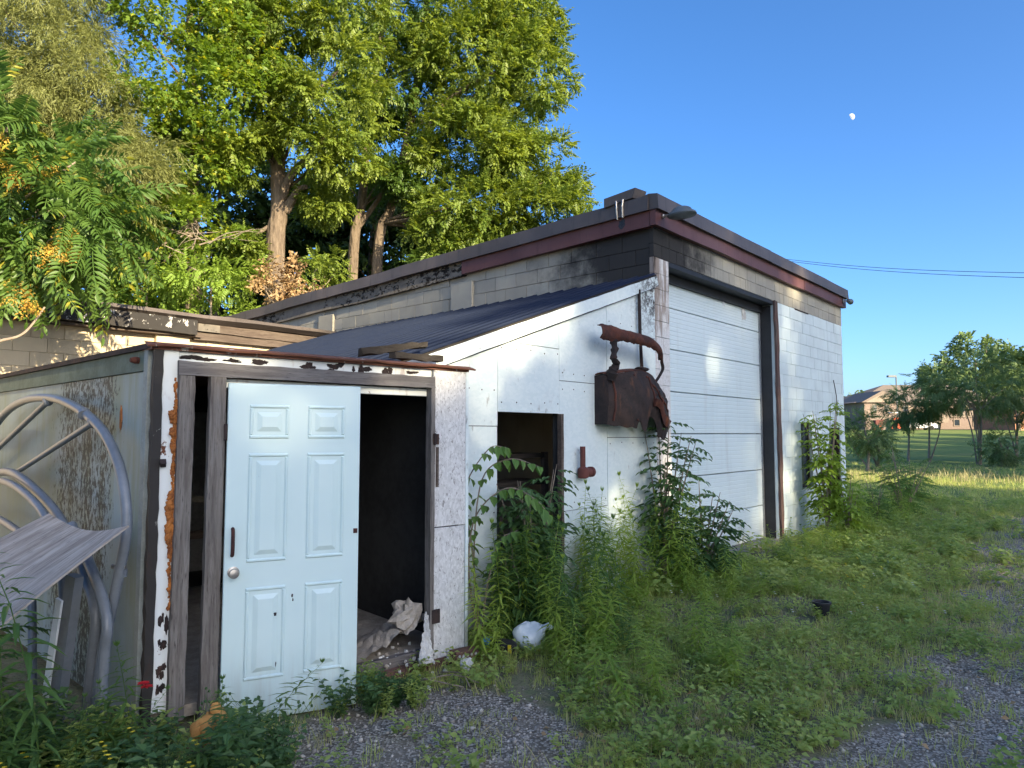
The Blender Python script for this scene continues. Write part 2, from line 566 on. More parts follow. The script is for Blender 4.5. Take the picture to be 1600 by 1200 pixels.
def t_rot_beam():
    t = NT('spalled_beam', .95, .1)
    n = t.noise(t.pos, 3, 6, .7)
    h = t.noise(t.scaled(t.pos, (1, 1, 1.8)), 9, 6, .75)
    g = t.noise(t.scaled(t.pos, (.6, .6, 1)), 1.0, 2, .5)
    c = t.mix(t.ramp(n, .35, .7), (.20, .18, .15), (.13, .12, .105))
    hole = t.ramp(t.math('ADD', h, t.math('MULTIPLY', g, .5)), .80, .86)
    c = t.mix(hole, c, (.025, .022, .02))
    t.bump(t.math('SUBTRACT', 1.0, hole), .9, .03); t.bump(n, .4, .01)
    return t.col(c)
MAT['rot_beam'] = t_rot_beam()

def t_peel(name, paint, under, thr=.55, scale=8, rust=(.20, .07, .03)):
    t = NT(name, .7, .25)
    n = t.noise(t.scaled(t.obj, (1, 1, .6)), scale, 7, .72)
    r = t.noise(t.scaled(t.obj, (1, 1, .35), (3, 1, 2)), scale * .7, 5, .7)
    c = t.mix(t.ramp(r, .55, .72, 0, .55), paint, rust)
    c = t.mix(t.ramp(n, thr, thr + .03), c, under)
    t.bump(t.ramp(n, thr, thr + .03), -.5, .004)
    return t.col(c)
MAT['peel_white'] = t_peel('peeling_white_metal', (.66, .70, .68), (.12, .045, .02), .62, 9)
MAT['peel_black'] = t_peel('corroded_black_edge', (.03, .028, .026), (.30, .29, .26), .63, 12, (.06, .03, .02))
MAT['rust_edge'] = t_peel('rusted_roof_edge', (.17, .075, .05), (.42, .40, .37), .62, 14, (.09, .03, .02))
MAT['asphalt_peel'] = t_peel('peeling_roof_felt', (.03, .028, .027), (.55, .54, .52), .575, 9, (.05, .045, .04))

def t_door():
    t = NT('pale_door_paint', .42, .4)
    n = t.noise(t.obj, 1.3, 4, .6)
    s = t.noise(t.scaled(t.obj, (5, 5, .5)), 3, 5, .7)
    f = t.noise(t.obj, 22, 5, .7)
    c = t.mix(t.ramp(n, .3, .7), (.525, .675, .665), (.58, .72, .705))
    z = t.sep(t.obj, 2)
    c = t.mix(t.math('MULTIPLY', t.ramp(z, .5, .0), t.ramp(s, .4, .7, .1, .5)), c, (.36, .37, .33))
    c = t.mix(t.ramp(f, .72, .75), c, (.06, .05, .045))
    t.bump(n, .1, .01)
    return t.col(c)
MAT['door'] = t_door()

def t_overhead():
    t = NT('white_steel_door', .45, .4)
    n = t.noise(t.obj, .8, 4, .6)
    s = t.noise(t.scaled(t.obj, (2.5, 2.5, .22)), 2.5, 5, .7)
    c = t.mix(t.ramp(n, .3, .7), (.585, .685, .685), (.64, .73, .725))
    c = t.mix(t.ramp(s, .5, .75, 0, .32), c, (.42, .44, .42))
    z = t.sep(t.obj, 2)
    c = t.mix(t.math('MULTIPLY', t.ramp(z, .6, .0), .4), c, (.40, .40, .34))
    return t.col(c)
MAT['overhead'] = t_overhead()

def t_algae():
    t = NT('algae_streaked_panel', .6, .3)
    v = t.scaled(t.obj, (1, 1, 1))
    n = t.noise(t.scaled(v, (3, 3, .35)), 2.0, 6, .7)
    f = t.noise(t.scaled(v, (1, 1, .55)), 30, 5, .75)
    g = t.noise(v, 1.2, 4, .6)
    c = t.mix(t.ramp(g, .35, .7), (.25, .305, .295), (.19, .225, .19))
    c = t.mix(t.ramp(n, .45, .65, 0, .7), c, (.20, .23, .15))
    y = t.sep(t.obj, 1)
    band = t.math('MULTIPLY', t.ramp(y, .45, .75), t.ramp(y, 2.1, 1.5))
    k = t.math('ADD', t.math('MULTIPLY', f, .8), t.math('ADD', t.math('MULTIPLY', n, .3), t.math('MULTIPLY', band, .19)))
    c = t.mix(t.ramp(k, .70, .76, 0, .92), c, (.018, .02, .015))
    t.bump(f, .2, .002)
    return t.col(c)
MAT['algae'] = t_algae()
MAT['green_trim'] = plain('mossy_trim', (.13, .16, .125), (.09, .11, .075), 5, .8, .2, obj=True)
MAT['corner_trim'] = plain('pale_corner_trim', (.27, .30, .28), (.20, .22, .20), 9, .7, .2)
MAT['roof_metal'] = plain('navy_roof_sheet', (.013, .020, .042), (.017, .024, .044), 2.0, .8, .05, spec=.12)
MAT['wood_v'] = wood_mat('grey_weathered_post', (.21, .195, .175), (.115, .10, .088), 2)
MAT['wood_h'] = wood_mat('grey_weathered_board', (.18, .17, .16), (.11, .10, .095), 0)
MAT['wood_dark'] = wood_mat('dark_old_timber', (.045, .04, .035), (.03, .026, .022), 0)
MAT['wood_brown'] = wood_mat('brown_fascia_board', (.13, .105, .085), (.08, .06, .05), 0)
MAT['wood_red'] = wood_mat('old_red_painted_post', (.13, .07, .06), (.09, .075, .065), 2)
MAT['plywood'] = wood_mat('weathered_plywood', (.43, .385, .33), (.24, .205, .17), 1, .4, rot=(0, 0, R(28)), zs=.7)
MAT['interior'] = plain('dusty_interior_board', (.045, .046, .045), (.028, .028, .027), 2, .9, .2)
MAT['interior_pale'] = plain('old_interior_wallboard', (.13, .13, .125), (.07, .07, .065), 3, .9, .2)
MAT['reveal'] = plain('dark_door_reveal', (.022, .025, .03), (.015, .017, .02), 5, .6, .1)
MAT['galv'] = plain('galvanised_track', (.35, .37, .38), (.25, .26, .27), 12, .4, .05, .6)
MAT['rust'] = rust_mat('rust')
MAT['rust_pipe'] = rust_mat('red_rust', (.14, .05, .04), (.10, .04, .035), (.19, .075, .05), 6)
MAT['rust_dark'] = rust_mat('dark_rust', (.042, .029, .026), (.022, .018, .018), (.085, .042, .026), 5)
MAT['foam'] = plain('aged_spray_foam', (.42, .155, .035), (.16, .055, .02), 18, .85, .6)
MAT['foam_light'] = plain('fresh_spray_foam', (.62, .33, .10), (.50, .22, .06), 18, .85, .6)
MAT['tube'] = plain('grey_plastic_tube', (.175, .195, .215), (.13, .148, .165), 3, .38, .04, spec=.45)
MAT['bag'] = plain('white_plastic_bag', (.70, .74, .76), (.60, .65, .68), 6, .35, .1, spec=.5)
MAT['black_plastic'] = plain('black_plastic', (.02, .02, .022), (.03, .03, .033), 6, .4, .1)
MAT['blue_plastic'] = plain('blue_plastic', (.10, .33, .55), (.08, .26, .46), 6, .4, .1)
MAT['rubble'] = plain('crumbled_plaster', (.42, .38, .32), (.26, .235, .195), 8, .95, .8)
MAT['plaster'] = plain('white_plaster_flake', (.62, .62, .58), (.45, .44, .41), 12, .9, .8)
MAT['brick'] = plain('dirty_brick', (.17, .09, .07), (.10, .06, .05), 14, .95, .5)
MAT['concrete'] = plain('old_concrete', (.27, .255, .225), (.19, .18, .155), 5, .95, .5)
MAT['lamp_metal'] = plain('grey_lamp_shell', (.12, .14, .15), (.09, .105, .11), 9, .45, .1)
MAT['glass_dark'] = plain('dark_glass', (.03, .04, .05), (.02, .03, .04), 5, .1, 0, spec=.6)
MAT['chrome'] = plain('worn_steel', (.45, .44, .42), (.30, .28, .26), 14, .35, .1, .8)
MAT['tan_brick'] = plain('tan_brick_wall', (.23, .18, .15), (.19, .145, .12), 4, .9, .2)
MAT['orange_brick'] = plain('orange_brick_wall', (.42, .21, .12), (.35, .17, .10), 4, .9, .2)
MAT['siding'] = plain('beige_siding', (.27, .22, .175), (.22, .18, .14), 3, .85, .1)
MAT['roof_shingle'] = plain('brown_shingle_roof', (.20, .165, .135), (.15, .12, .10), 5, .9, .3)
MAT['white_paint'] = plain('white_paint', (.75, .76, .76), (.66, .67, .68), 5, .35, .05)
MAT['orange_paint'] = plain('orange_paint', (.55, .10, .03), (.45, .07, .03), 5, .5, .05)
MAT['tyre'] = plain('tyre_rubber', (.025, .025, .025), (.035, .034, .032), 9, .85, .2)
MAT['cable'] = plain('black_cable', (.02, .02, .022), (.03, .03, .03), 5, .6, 0)

def t_ground():
    t = NT('ground_soil_and_gravel', .95, .1)
    a = t.n.new("ShaderNodeAttribute"); a.attribute_name = "gravel"
    far = t.ramp(t.sep(t.pos, 1), 14, 22)
    n = t.noise(t.pos, .8, 5, .6)
    f = t.noise(t.pos, 12, 5, .7)
    vc = t.n.new("ShaderNodeTexVoronoi"); t.l.new(t.pos, vc.inputs["Vector"]); vc.inputs["Scale"].default_value = 64
    sc = t.n.new("ShaderNodeSeparateColor"); t.l.new(vc.outputs["Color"], sc.inputs[0])
    stone = t.mix(t.ramp(sc.outputs[0], .1, .95), (.15, .132, .108), (.44, .40, .34))
    stone = t.mix(t.ramp(vc.outputs["Distance"], .45, .75), stone, (.10, .085, .065))
    stone = t.mix(t.ramp(t.noise(t.pos, 2.5, 5, .65), .45, .65, 0, .6), stone, (.20, .175, .135))
    soil = t.mix(t.ramp(f, .35, .65), (.20, .18, .12), (.15, .17, .085))
    soil = t.mix(t.ramp(t.noise(t.pos, 55, 5, .75), .5, .62), soil, (.09, .078, .055))
    soil = t.mix(t.ramp(t.noise(t.pos, 90, 3, .7), .62, .68), soil, (.32, .28, .20))
    g = t.math('ADD', a.outputs["Fac"], t.math('MULTIPLY', t.math('SUBTRACT', f, .5), .5))
    c = t.mix(t.ramp(g, .35, .6), soil, stone)
    lawn = t.mix(t.ramp(n, .3, .7), (.12, .18, .05), (.17, .22, .06))
    lawn = t.mix(t.ramp(t.noise(t.scaled(t.pos, (.4, 1, 1)), .35, 5, .65), .52, .66), lawn, (.23, .23, .075))
    c = t.mix(far, c, lawn)
    t.bump(t.math('MULTIPLY', vc.outputs["Distance"], t.math('SUBTRACT', 1.0, far)), -.8, .012); t.bump(f, .6, .03)
    return t.col(c)
MAT['ground'] = t_ground()
def t_stone():
    t = NT('gravel_stone', .9, .2)
    r = t.rand_isl()
    return t.col(t.mix(t.ramp(r, 0, 1), (.16, .142, .118), (.54, .49, .42)))
MAT['stone'] = t_stone()

# ------------------------------------------------------------------ ground
def vnoise(x, y, seed=0):
    x, y = np.asarray(x, float), np.asarray(y, float)
    xi, yi = np.floor(x), np.floor(y)
    fx, fy = x - xi, y - yi
    fx, fy = fx * fx * (3 - 2 * fx), fy * fy * (3 - 2 * fy)
    def h(a, b):
        s_ = np.sin(a * 127.1 + b * 311.7 + seed * 74.7) * 43758.5453
        return s_ - np.floor(s_)
    return (h(xi, yi) * (1 - fx) + h(xi + 1, yi) * fx) * (1 - fy) + (h(xi, yi + 1) * (1 - fx) + h(xi + 1, yi + 1) * fx) * fy

def fbm(x, y, seed=0):
    return (vnoise(x, y, seed) * .5 + vnoise(x * 2.1, y * 2.1, seed + 1) * .3 + vnoise(x * 4.3, y * 4.3, seed + 2) * .2)

def sstep(a, b, x):
    t = np.clip((np.asarray(x, float) - a) / (b - a), 0, 1)
    return t * t * (3 - 2 * t)

def gz(x, y):
    x, y = np.asarray(x, float), np.asarray(y, float)
    near = 1 - sstep(12, 30, y)
    return 2.35 * sstep(38, 112, y) + (fbm(x * .9, y * .9, 3) - .5) * .07 * near - .02 * near + (fbm(x * .05, y * .05, 8) - .5) * .3 * sstep(20, 60, y)

def gzf(x, y): return float(gz(x, y))

def gravel(x, y):
    x, y = np.asarray(x, float), np.asarray(y, float)
    n = fbm(x * 1.3, y * 1.3, 11) - .5
    edge = np.interp(y, [2.0, 3.7, 5.0, 6.3, 8.5, 11.5, 14, 20], [.9, 1.45, 2.7, 3.9, 5.5, 7.5, 9.6, 15.5])
    b = sstep(-.45, .45, x - edge + n * 1.9)
    b = b * (1 - .4 * sstep(.56, .64, fbm(x * .8 + 4, y * .8, 21)))
    a = sstep(1.2, .6, np.hypot((x + .62) / .95, (y - 4.05) / 1.0) + n * 1.1)
    c = sstep(3.75, 3.3, y + n * .7) * sstep(-1.3, -.9, x)
    return np.clip(np.maximum(np.maximum(a, b), c * .9), 0, 1)

def axis(parts):
    out = []
    for a, b, s_ in parts:
        out += list(np.arange(a, b - 1e-6, s_))
    return np.array(out + [parts[-1][1]])
gx_ = axis([(-900, -200, 100), (-200, -40, 20), (-40, -6, 2), (-6, 12, .12), (12, 40, 1.5), (40, 200, 10), (200, 900, 100)])
gy_ = axis([(-300, -40, 40), (-40, 0, 4), (0, 2, .5), (2, 15, .12), (15, 40, 1.2), (40, 130, 4), (130, 300, 20), (300, 1700, 140)])
XX, YY = np.meshgrid(gx_, gy_, indexing='ij')
V = np.stack([XX, YY, gz(XX, YY)], 2).reshape(-1, 3)
ni, nj = len(gx_), len(gy_)
I, J = np.meshgrid(np.arange(ni - 1), np.arange(nj - 1), indexing='ij')
a_ = (I * nj + J).ravel()
loops = np.stack([a_, a_ + nj, a_ + nj + 1, a_ + 1], 1).ravel()
gme = np_mesh("ground", V, np.full(len(a_), 4), loops, MAT['ground'], True)
at = gme.attributes.new("gravel", 'FLOAT', 'POINT')
at.data.foreach_set("value", gravel(V[:, 0], V[:, 1]).astype(np.float32))
ground = link("ground", gme)
tag(ground, kind="structure")

# ------------------------------------------------------------------ block garage (own frame: x along the front, y into the building)
GX, GY, GR = 1.757, 8.673, 49.0
garage = empty("block_garage", (GX, GY, 0), GR, "grey and white concrete block garage with red-brown fascia and tall white overhead door", "garage")
GW, GD, TOP = 7.6, 11.5, 4.64
def slope(y): return -.034 * y
# roof deck, back and far walls
MB().add([(0.15, .15, 4.3), (GW - .15, .15, 4.3), (GW - .15, GD, 3.85), (.15, GD, 3.85), (.15, .15, 4.38), (GW - .15, .15, 4.38), (GW - .15, GD, 3.93), (.15, GD, 3.93)],
         [(0, 3, 2, 1), (4, 5, 6, 7), (0, 1, 5, 4), (1, 2, 6, 5), (2, 3, 7, 6), (3, 0, 4, 7)]).build("roof", MAT['coping'], garage)
MB().box(.2, GW, GD - .2, GD, -.2, 3.8).build("back_wall", MAT['mortar_grey'], garage)
MB().box(GW - .2, GW, .22, GD - .2, -.2, 4.1).build("end_wall", MAT['mortar_white'], garage)
MB().box(.2, GW - .2, .4, GD - .2, -.05, .02).build("floor_slab", MAT['concrete'], garage)

# left side wall: backing of mortar, blocks proud of it
side = MB()
side.add([(.03, 0.03, -.2), (.2, 0.03, -.2), (.2, GD, -.2), (.03, GD, -.2), (.03, 0.03, 4.4), (.2, 0.03, 4.4), (.2, GD, 4.0), (.03, GD, 4.0)],
         [(0, 3, 2, 1), (4, 5, 6, 7), (0, 1, 5, 4), (1, 2, 6, 5), (2, 3, 7, 6), (3, 0, 4, 7)])
side_wall = side.build("side_wall", MAT['mortar_grey'], garage)
# one block mesh, laid in running bond; each block is an object of its own
def block_mesh(L, H, mat, gap=.006):
    return MB().slab(gap / 2, L - gap / 2, 0, .06, gap / 2, H - gap / 2, .0025).mesh("block", mat)
bm_full_grey = block_mesh(.4, .2, MAT['block_grey'])
bm_half_grey = block_mesh(.2, .2, MAT['block_grey'])
for r_i in range(6):
    z = 3.22 + r_i * .2
    off = .2 if r_i % 2 else 0.0
    if off and z < 4.1:
        o = link("block", bm_half_grey, side_wall); o.location = (.012, .262, z); o.rotation_euler = (0, 0, R(-90))
    for k in range(29):
        y = off + .4 * k + .062
        if z + .2 > 4.36 + slope(y): continue
        if 3.12 < y + .2 < 3.62 or 6.72 < y + .2 < 7.2: continue
        o = link("block", bm_full_grey, side_wall)
        # face toward -x: rotate the block by -90 degrees about z
        o.location = (.012 + rnd.uniform(-.003, .003), y + .4, z)
        o.rotation_euler = (0, 0, R(-90))
for yc in (3.12, 6.72):
    MB().slab(0, .46, -.035, .1, 0, 4.15 + slope(yc), .006).build("pilaster", MAT['block_grey'], garage, loc=(.01, yc + .46, 0), rz=-90)
    for zz in (3.5, 3.75, 4.0):
        pass
# coping and fascia round the roof edge
def run_prof(poly, p0, p1, name, mat, n=14, jit=.004, seed=1, z1=0.0):
    # profile (out, z) swept from p0 to p1 with slight waviness
    p0, p1 = Vector(p0), Vector(p1)
    d = (p1 - p0); L = d.length; d.normalize()
    outd = Vector((d.y, -d.x, 0))
    m = MB(); k = len(poly)
    for i in range(n + 1):
        t = i / n
        for (o_, z_) in poly:
            w = noise1(t * L * 1.3, seed) * jit
            m.v.append(tuple(p0 + d * (t * L) + outd * (o_ + w) + Vector((0, 0, z_ + z1 * t + noise1(t * L * .9 + 5, seed + 2) * jit))))
    for i in range(n):
        for j in range(k):
            m.f.append((i * k + j, (i + 1) * k + j, (i + 1) * k + (j + 1) % k, i * k + (j + 1) % k))
    m.f.append(tuple(range(k - 1, -1, -1)))
    m.f.append(tuple(n * k + j for j in range(k)))
    return m.build(name, mat, garage)
def rect(o0, o1, z0, z1): return [(o0, z0), (o1, z0), (o1, z1), (o0, z1)]
# front: coping on top, red-brown fascia below, each of two lengths with a lap
cop = [(-.35, 4.46), (.12, 4.46), (.135, 4.455), (.12, 4.645), (.0, 4.665), (-.35, 4.60)]
run_prof(cop, (-.10, 0, 0), (3.55, 0, 0), "coping", MAT['coping'], seed=2)
run_prof(cop, (3.552, 0, 0), (GW + .1, 0, 0), "coping", MAT['coping'], seed=5)
run_prof(rect(.005, .085, 4.27, 4.458), (-.085, 0, 0), (2.45, 0, 0), "fascia_board", MAT['fascia'], seed=3, jit=.006)
run_prof(rect(.005, .08, 4.27, 4.458), (2.452, 0, 0), (5.2, 0, 0), "fascia_board", MAT['fascia'], seed=4, jit=.006)
run_prof(rect(.005, .085, 4.268, 4.458), (5.202, 0, 0), (GW + .06, 0, 0), "fascia_board", MAT['fascia'], seed=6, jit=.006)
# left side: coping falls toward the back, fascia only as far as the first pilaster, then the bare spalled beam
sl0 = lambda y: slope(y)
run_prof(cop, (0, 3.3, sl0(3.3)), (0, 0.0, 0), "coping", MAT['coping'], seed=7, z1=0.0)
run_prof(cop, (0, 11.4, sl0(11.4)), (0, 3.302, sl0(3.3)), "coping", MAT['coping'], seed=8, n=30, jit=.012)
run_prof(rect(.002, .085, 4.262, 4.459), (0, 3.28, sl0(3.28)), (0, .004, 0), "fascia_board", MAT['fascia'], seed=9, jit=.005)
run_prof(rect(-.05, .05, 4.24, 4.459), (0, 11.4, sl0(11.4)), (0, 3.284, sl0(3.28)), "edge_beam", MAT['rot_beam'], seed=10, n=40, jit=.012)
# torn flashing standing up at the roof corner
m = MB()
m.add([(-.16, .62, 4.60), (-.12, .22, 4.66), (.16, .22, 4.70), (.12, .62, 4.62), (-.16, .62, 4.72), (-.12, .18, 4.78), (.16, .18, 4.80), (.12, .62, 4.75)],
      [(0, 1, 5, 4), (1, 2, 6, 5), (2, 3, 7, 6), (3, 0, 4, 7), (4, 5, 6, 7)])
m.build("torn_flashing", MAT['coping'], garage)
MB().tube([(-.13, .44, 4.42), (-.15, .44, 4.56), (-.14, .45, 4.66)], .012, 6).build("flashing_strap", MAT['chrome'], garage)
MB().tube([(-.13, .36, 4.43), (-.15, .355, 4.57), (-.14, .35, 4.66)], .012, 6).build("flashing_strap", MAT['chrome'], garage)
MB().blob((-.086, .40, 4.36), .055, 3, .4, sc=(.12, .8, 1.1)).build("corroded_patch", MAT['black_plastic'], garage)

# front wall: backing with openings, blocks proud of it
OX0, OX1, OZ = .38, 3.95, 3.9          # overhead door opening
WX0, WX1, WZ0, WZ1 = 5.05, 5.62, .75, 1.9
DX0, DX1, DZ1 = 6.62, 7.3, 1.82
bk = MB()
Y0, Y1 = .012, .2
bk.box(.06, OX0, Y0, .4, -.2, OZ)
bk.box(.06, GW - .0, Y0, Y1, OZ, 4.4)
bk.box(OX1 + .0, WX0, Y0, Y1, -.2, OZ)
bk.box(WX0, WX1, Y0, Y1, -.2, WZ0); bk.box(WX0, WX1, Y0, Y1, WZ1, OZ)
bk.box(WX1, DX0, Y0, Y1, -.2, OZ)
bk.box(DX0, DX1, Y0, Y1, DZ1, OZ)
bk.box(DX1, GW, Y0, Y1, -.2, OZ)
front_wall = bk.build("front_wall", MAT['mortar_white'], garage)
def put_block(x, z, L, mat, H=.2, par=front_wall, cache={}):
    key = (round(L, 2), round(H, 2), mat)
    if key not in cache: cache[key] = block_mesh(L, H, MAT[mat], .003 if 'white' in mat else .005)
    o = link("block", cache[key], par)
    o.location = (x, rnd.uniform(-.0025, .0025), z)
def course(x0, x1, z, off, mat, H=.2, L=.4):
    x = x0
    first = True
    while x < x1 - .02:
        l = off if first and off else L
        l = min(l, x1 - x)
        if x1 - (x + l) < .06: l = x1 - x
        put_block(x, z, l, mat, H)
        x += l
        first = False
for i in range(20):
    z = -.1 + i * .2
    course(0.0, OX0, z, 0, 'pier', .2, .38)
    segs = [(OX1 + .12, GW)]
    if z < WZ1 - .05 and z + .2 > WZ0 + .05:
        segs = [(OX1 + .12, WX0), (WX1, DX0), (DX1, GW)] if z < DZ1 - .05 else [(OX1 + .12, WX0), (WX1, GW)]
    elif z < DZ1 - .05:
        segs = [(OX1 + .12, DX0), (DX1, GW)]
    for a, b in segs:
        course(a, b, z, .2 if i % 2 else 0, 'block_white')
course(0.0, GW, 3.9, .2, 'block_grey', .17, .2)
course(0.0, GW, 4.07, 0, 'block_grey', .2, .4)
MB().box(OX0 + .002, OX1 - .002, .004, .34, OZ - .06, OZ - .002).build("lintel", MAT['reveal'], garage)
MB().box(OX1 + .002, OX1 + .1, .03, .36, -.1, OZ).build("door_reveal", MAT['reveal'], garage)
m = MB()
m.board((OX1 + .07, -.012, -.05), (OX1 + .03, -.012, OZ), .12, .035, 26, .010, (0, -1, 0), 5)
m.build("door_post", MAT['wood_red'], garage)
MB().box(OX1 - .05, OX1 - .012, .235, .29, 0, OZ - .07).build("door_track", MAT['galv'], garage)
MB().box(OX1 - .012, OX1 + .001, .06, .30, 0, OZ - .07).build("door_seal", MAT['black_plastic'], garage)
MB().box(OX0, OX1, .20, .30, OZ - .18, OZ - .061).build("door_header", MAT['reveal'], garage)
MB().box(OX0 - .02, OX1 + .3, -.22, .42, -.12, .0).build("door_apron", MAT['concrete'], garage)
odoor = empty("overhead_door"); odoor.parent = garage
zs = [.0, .53, 1.11, 1.70, 2.265, 2.835, 3.395, 3.78]
for i in range(7):
    z0, z1 = zs[i] + .005, zs[i + 1] - .005
    prof = []
    nr = 9
    for k in range(nr):
        a = z0 + (z1 - z0) * k / nr; b = z0 + (z1 - z0) * (k + 1) / nr
        prof += [(.2595, a + .003), (.256, a + .010), (.256, b - .004)]
    prof += [(.262, z1), (.30, z1), (.30, z0)]
    n = len(prof)
    m = MB()
    m.v = [(OX0 - .03, y, z) for y, z in prof] + [(OX1 - .05, y, z) for y, z in prof]
    m.f = [(k, k + n, (k + 1) % n + n, (k + 1) % n) for k in range(n)] + [tuple(range(n - 1, -1, -1)), tuple(range(n, 2 * n))]
    m.build("door_section", MAT['overhead'], odoor)
MB().blob((2.55, .25, 3.70), .05, 4, .5, sc=(1, .2, .7)).build("torn_weatherstrip", MAT['bag'], odoor)
MB().blob((3.30, .25, 3.63), .09, 8, .5, sc=(1, .15, .9)).build("torn_weatherstrip", MAT['plaster'], odoor)
# taped label on the reveal
for zz in (1.02, 1.22, 1.42):
    MB().box(OX1 - .001, OX1 + .0005, .10, .19, zz, zz + .15 - .03 * (zz > 1.3)).build("paper_notice", MAT['bag'], garage)
# window and doorway at the right end
wf = MB(); wf.box(WX0, WX0 + .05, .05, .12, WZ0, WZ1); wf.box(WX1 - .05, WX1, .05, .12, WZ0, WZ1); wf.box(WX0 + .05, WX1 - .05, .05, .12, WZ1 - .05, WZ1); wf.box(WX0 + .05, WX1 - .05, .05, .12, WZ0, WZ0 + .05)
win = wf.build("window", MAT['wood_dark'], garage)
MB().box(WX0 + .05, WX1 - .05, .08, .085, WZ0 + .05, WZ1 - .05).build("pane", MAT['glass_dark'], win)
df = MB(); df.box(DX0, DX0 + .05, .02, .18, -.05, DZ1); df.box(DX1 - .05, DX1, .02, .18, -.05, DZ1); df.box(DX0 + .05, DX1 - .05, .02, .18, DZ1 - .05, DZ1)
df.build("door_frame", MAT['rust_dark'], garage)
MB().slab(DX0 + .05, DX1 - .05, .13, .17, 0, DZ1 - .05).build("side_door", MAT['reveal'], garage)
MB().tube([(6.9, -.02, 2.75), (6.97, -.02, 2.62), (7.05, -.02, 2.45), (7.08, -.02, 2.2)], .008, 5).build("loose_wire", MAT['cable'], garage)
MB().box(4.9, 5.6, -.006, -.0035, 3.88, 3.905).build("rust_strip", MAT['rust_dark'], garage)

# floodlights on the garage: each its own thing
def frame_obj(name, lx, ly, lz, label, cat, group=None):
    a = R(GR)
    return empty(name, (GX + lx * math.cos(a) - ly * math.sin(a), GY + lx * math.sin(a) + ly * math.cos(a), lz), GR, label, cat, group)
l1 = frame_obj("yard_light", .08, -.09, 4.40, "grey dome yard light on a short arm at the near roof corner", "lamp", "lights on the garage fascia")
MB().lathe([(.03, 0), (.03, -.02), (.02, -.025), (.018, -.13)], (0, 0, .0), 10, 'y').build("arm", MAT['chrome'], l1)
MB().lathe([(.02, .075), (.07, .07), (.10, .05), (.115, .02), (.155, -.01), (.165, -.035), (.15, -.055), (.08, -.07), (.01, -.075)], (0, -.26, .0), 20, 'z', (.85, 1.15, .9)).build("lamp_shade", MAT['lamp_metal'], l1, True)
l2 = frame_obj("bullet_light", 7.45, -.09, 4.38, "small grey bullet light at the far roof corner", "lamp", "lights on the garage fascia")
MB().lathe([(.05, 0), (.05, -.015), (.012, -.02), (.012, -.08)], (0, 0, 0), 10, 'y').build("arm", MAT['chrome'], l2)
MB().lathe([(.02, -.05), (.045, -.03), (.05, .04), (.06, .12), (.055, .13)], (0.03, -.1, .0), 12, 'x').build("lamp_shade", MAT['lamp_metal'], l2, True)

# ------------------------------------------------------------------ lean-to against the garage
lean = empty("lean_to", (GX, GY, 0), GR, "white board lean-to with navy ribbed metal roof and dark doorway", "shed")
def rz_(x): return 3.655 + .343 * x      # top of the rake
def panel(x0, x1, z0, z1, y=-.018, seed=0):
    r = random.Random(seed); g = .0035
    za, zb = (z1, z1) if z1 is not None else (rz_(x0) - .10, rz_(x1) - .10)
    poly = [(x0 + g, z0 + g), (x1 - g, z0 + g), (x1 - g, zb - g), (x0 + g, za - g)]
    MB().prism(poly, y + r.uniform(-.003, .003), y + .018).build("wall_panel", MAT['white_panel'], lean)
panel(-3.64, -2.9, 1.77, None, seed=1)
panel(-3.64, -2.9, 0.02, 1.77, seed=2)
panel(-2.9, -1.97, 1.9, 2.56, seed=3)
panel(-2.9, -1.97, 2.56, None, seed=4)
panel(-1.97, -1.1, 2.24, None, seed=5)
panel(-1.97, -1.1, .92, 2.24, seed=6)
panel(-1.97, -1.1, .02, .92, seed=7)
panel(-1.1, -.02, 2.86, None, seed=8)
panel(-1.1, -.02, 1.66, 2.86, seed=9)
panel(-1.1, -.02, .02, 1.66, seed=10)
# studs and liner behind the boards
m = MB()
m.box(-3.62, -2.93, .004, .09, 0, 1.95); m.box(-1.94, -.02, .004, .09, 0, 2.6)
m.prism([(-3.62, 1.96), (-.02, 1.96), (-.02, 3.4), (-3.62, 2.2)], .004, .09)
m.build("wall_core", MAT['interior'], lean)
MB().board((-1.955, -.022, .02), (-1.955, -.022, 1.9), .04, .05, 14, .003, (0, -1, 0), 3).build("door_jamb", MAT['wood_brown'], lean)
MB().board((-4.0, -.045, rz_(-4.0) - .075), (-.02, -.045, rz_(-.02) - .075), .125, .045, 24, .0025, (0, -1, 0), 4).build("rake_board", MAT['white_panel'], lean)
MB().board((-3.6, -.024, rz_(-3.6) - .150), (-.03, -.024, rz_(-.03) - .150), .016, .014, 20, .002, (0, -1, 0), 5).build("trim_shade_strip", MAT['black_plastic'], lean)  # black strip added as the shade line below the rake trim
MB().board((-4.1, -.03, rz_(-4.1) - .002), (-.02, -.03, rz_(-.02) - .002), .022, .03, 20, .002, (0, -1, 0), 6).build("eave_shade_strip", MAT['wood_dark'], lean)  # dark strip added for the roof overhang's shadow above the trim
for (x0, x1, z) in ((-3.6, -2.95, 1.0), (-3.6, -2.95, 2.1), (-2.85, -2.0, 2.0), (-2.85, -2.0, 2.5), (-1.92, -1.15, 1.0), (-1.92, -1.15, 2.15), (-1.92, -1.15, 2.32), (-1.05, -.1, 1.6), (-1.05, -.1, 2.95)):
    for k in range(5):
        MB().lathe([(.007, 0), (.007, -.002), (.003, -.003)], (x0 + (x1 - x0) * k / 4, -.0215, z + rnd.uniform(-.01, .01)), 6, 'y').build("nail_head", MAT['rust_dark'], lean)
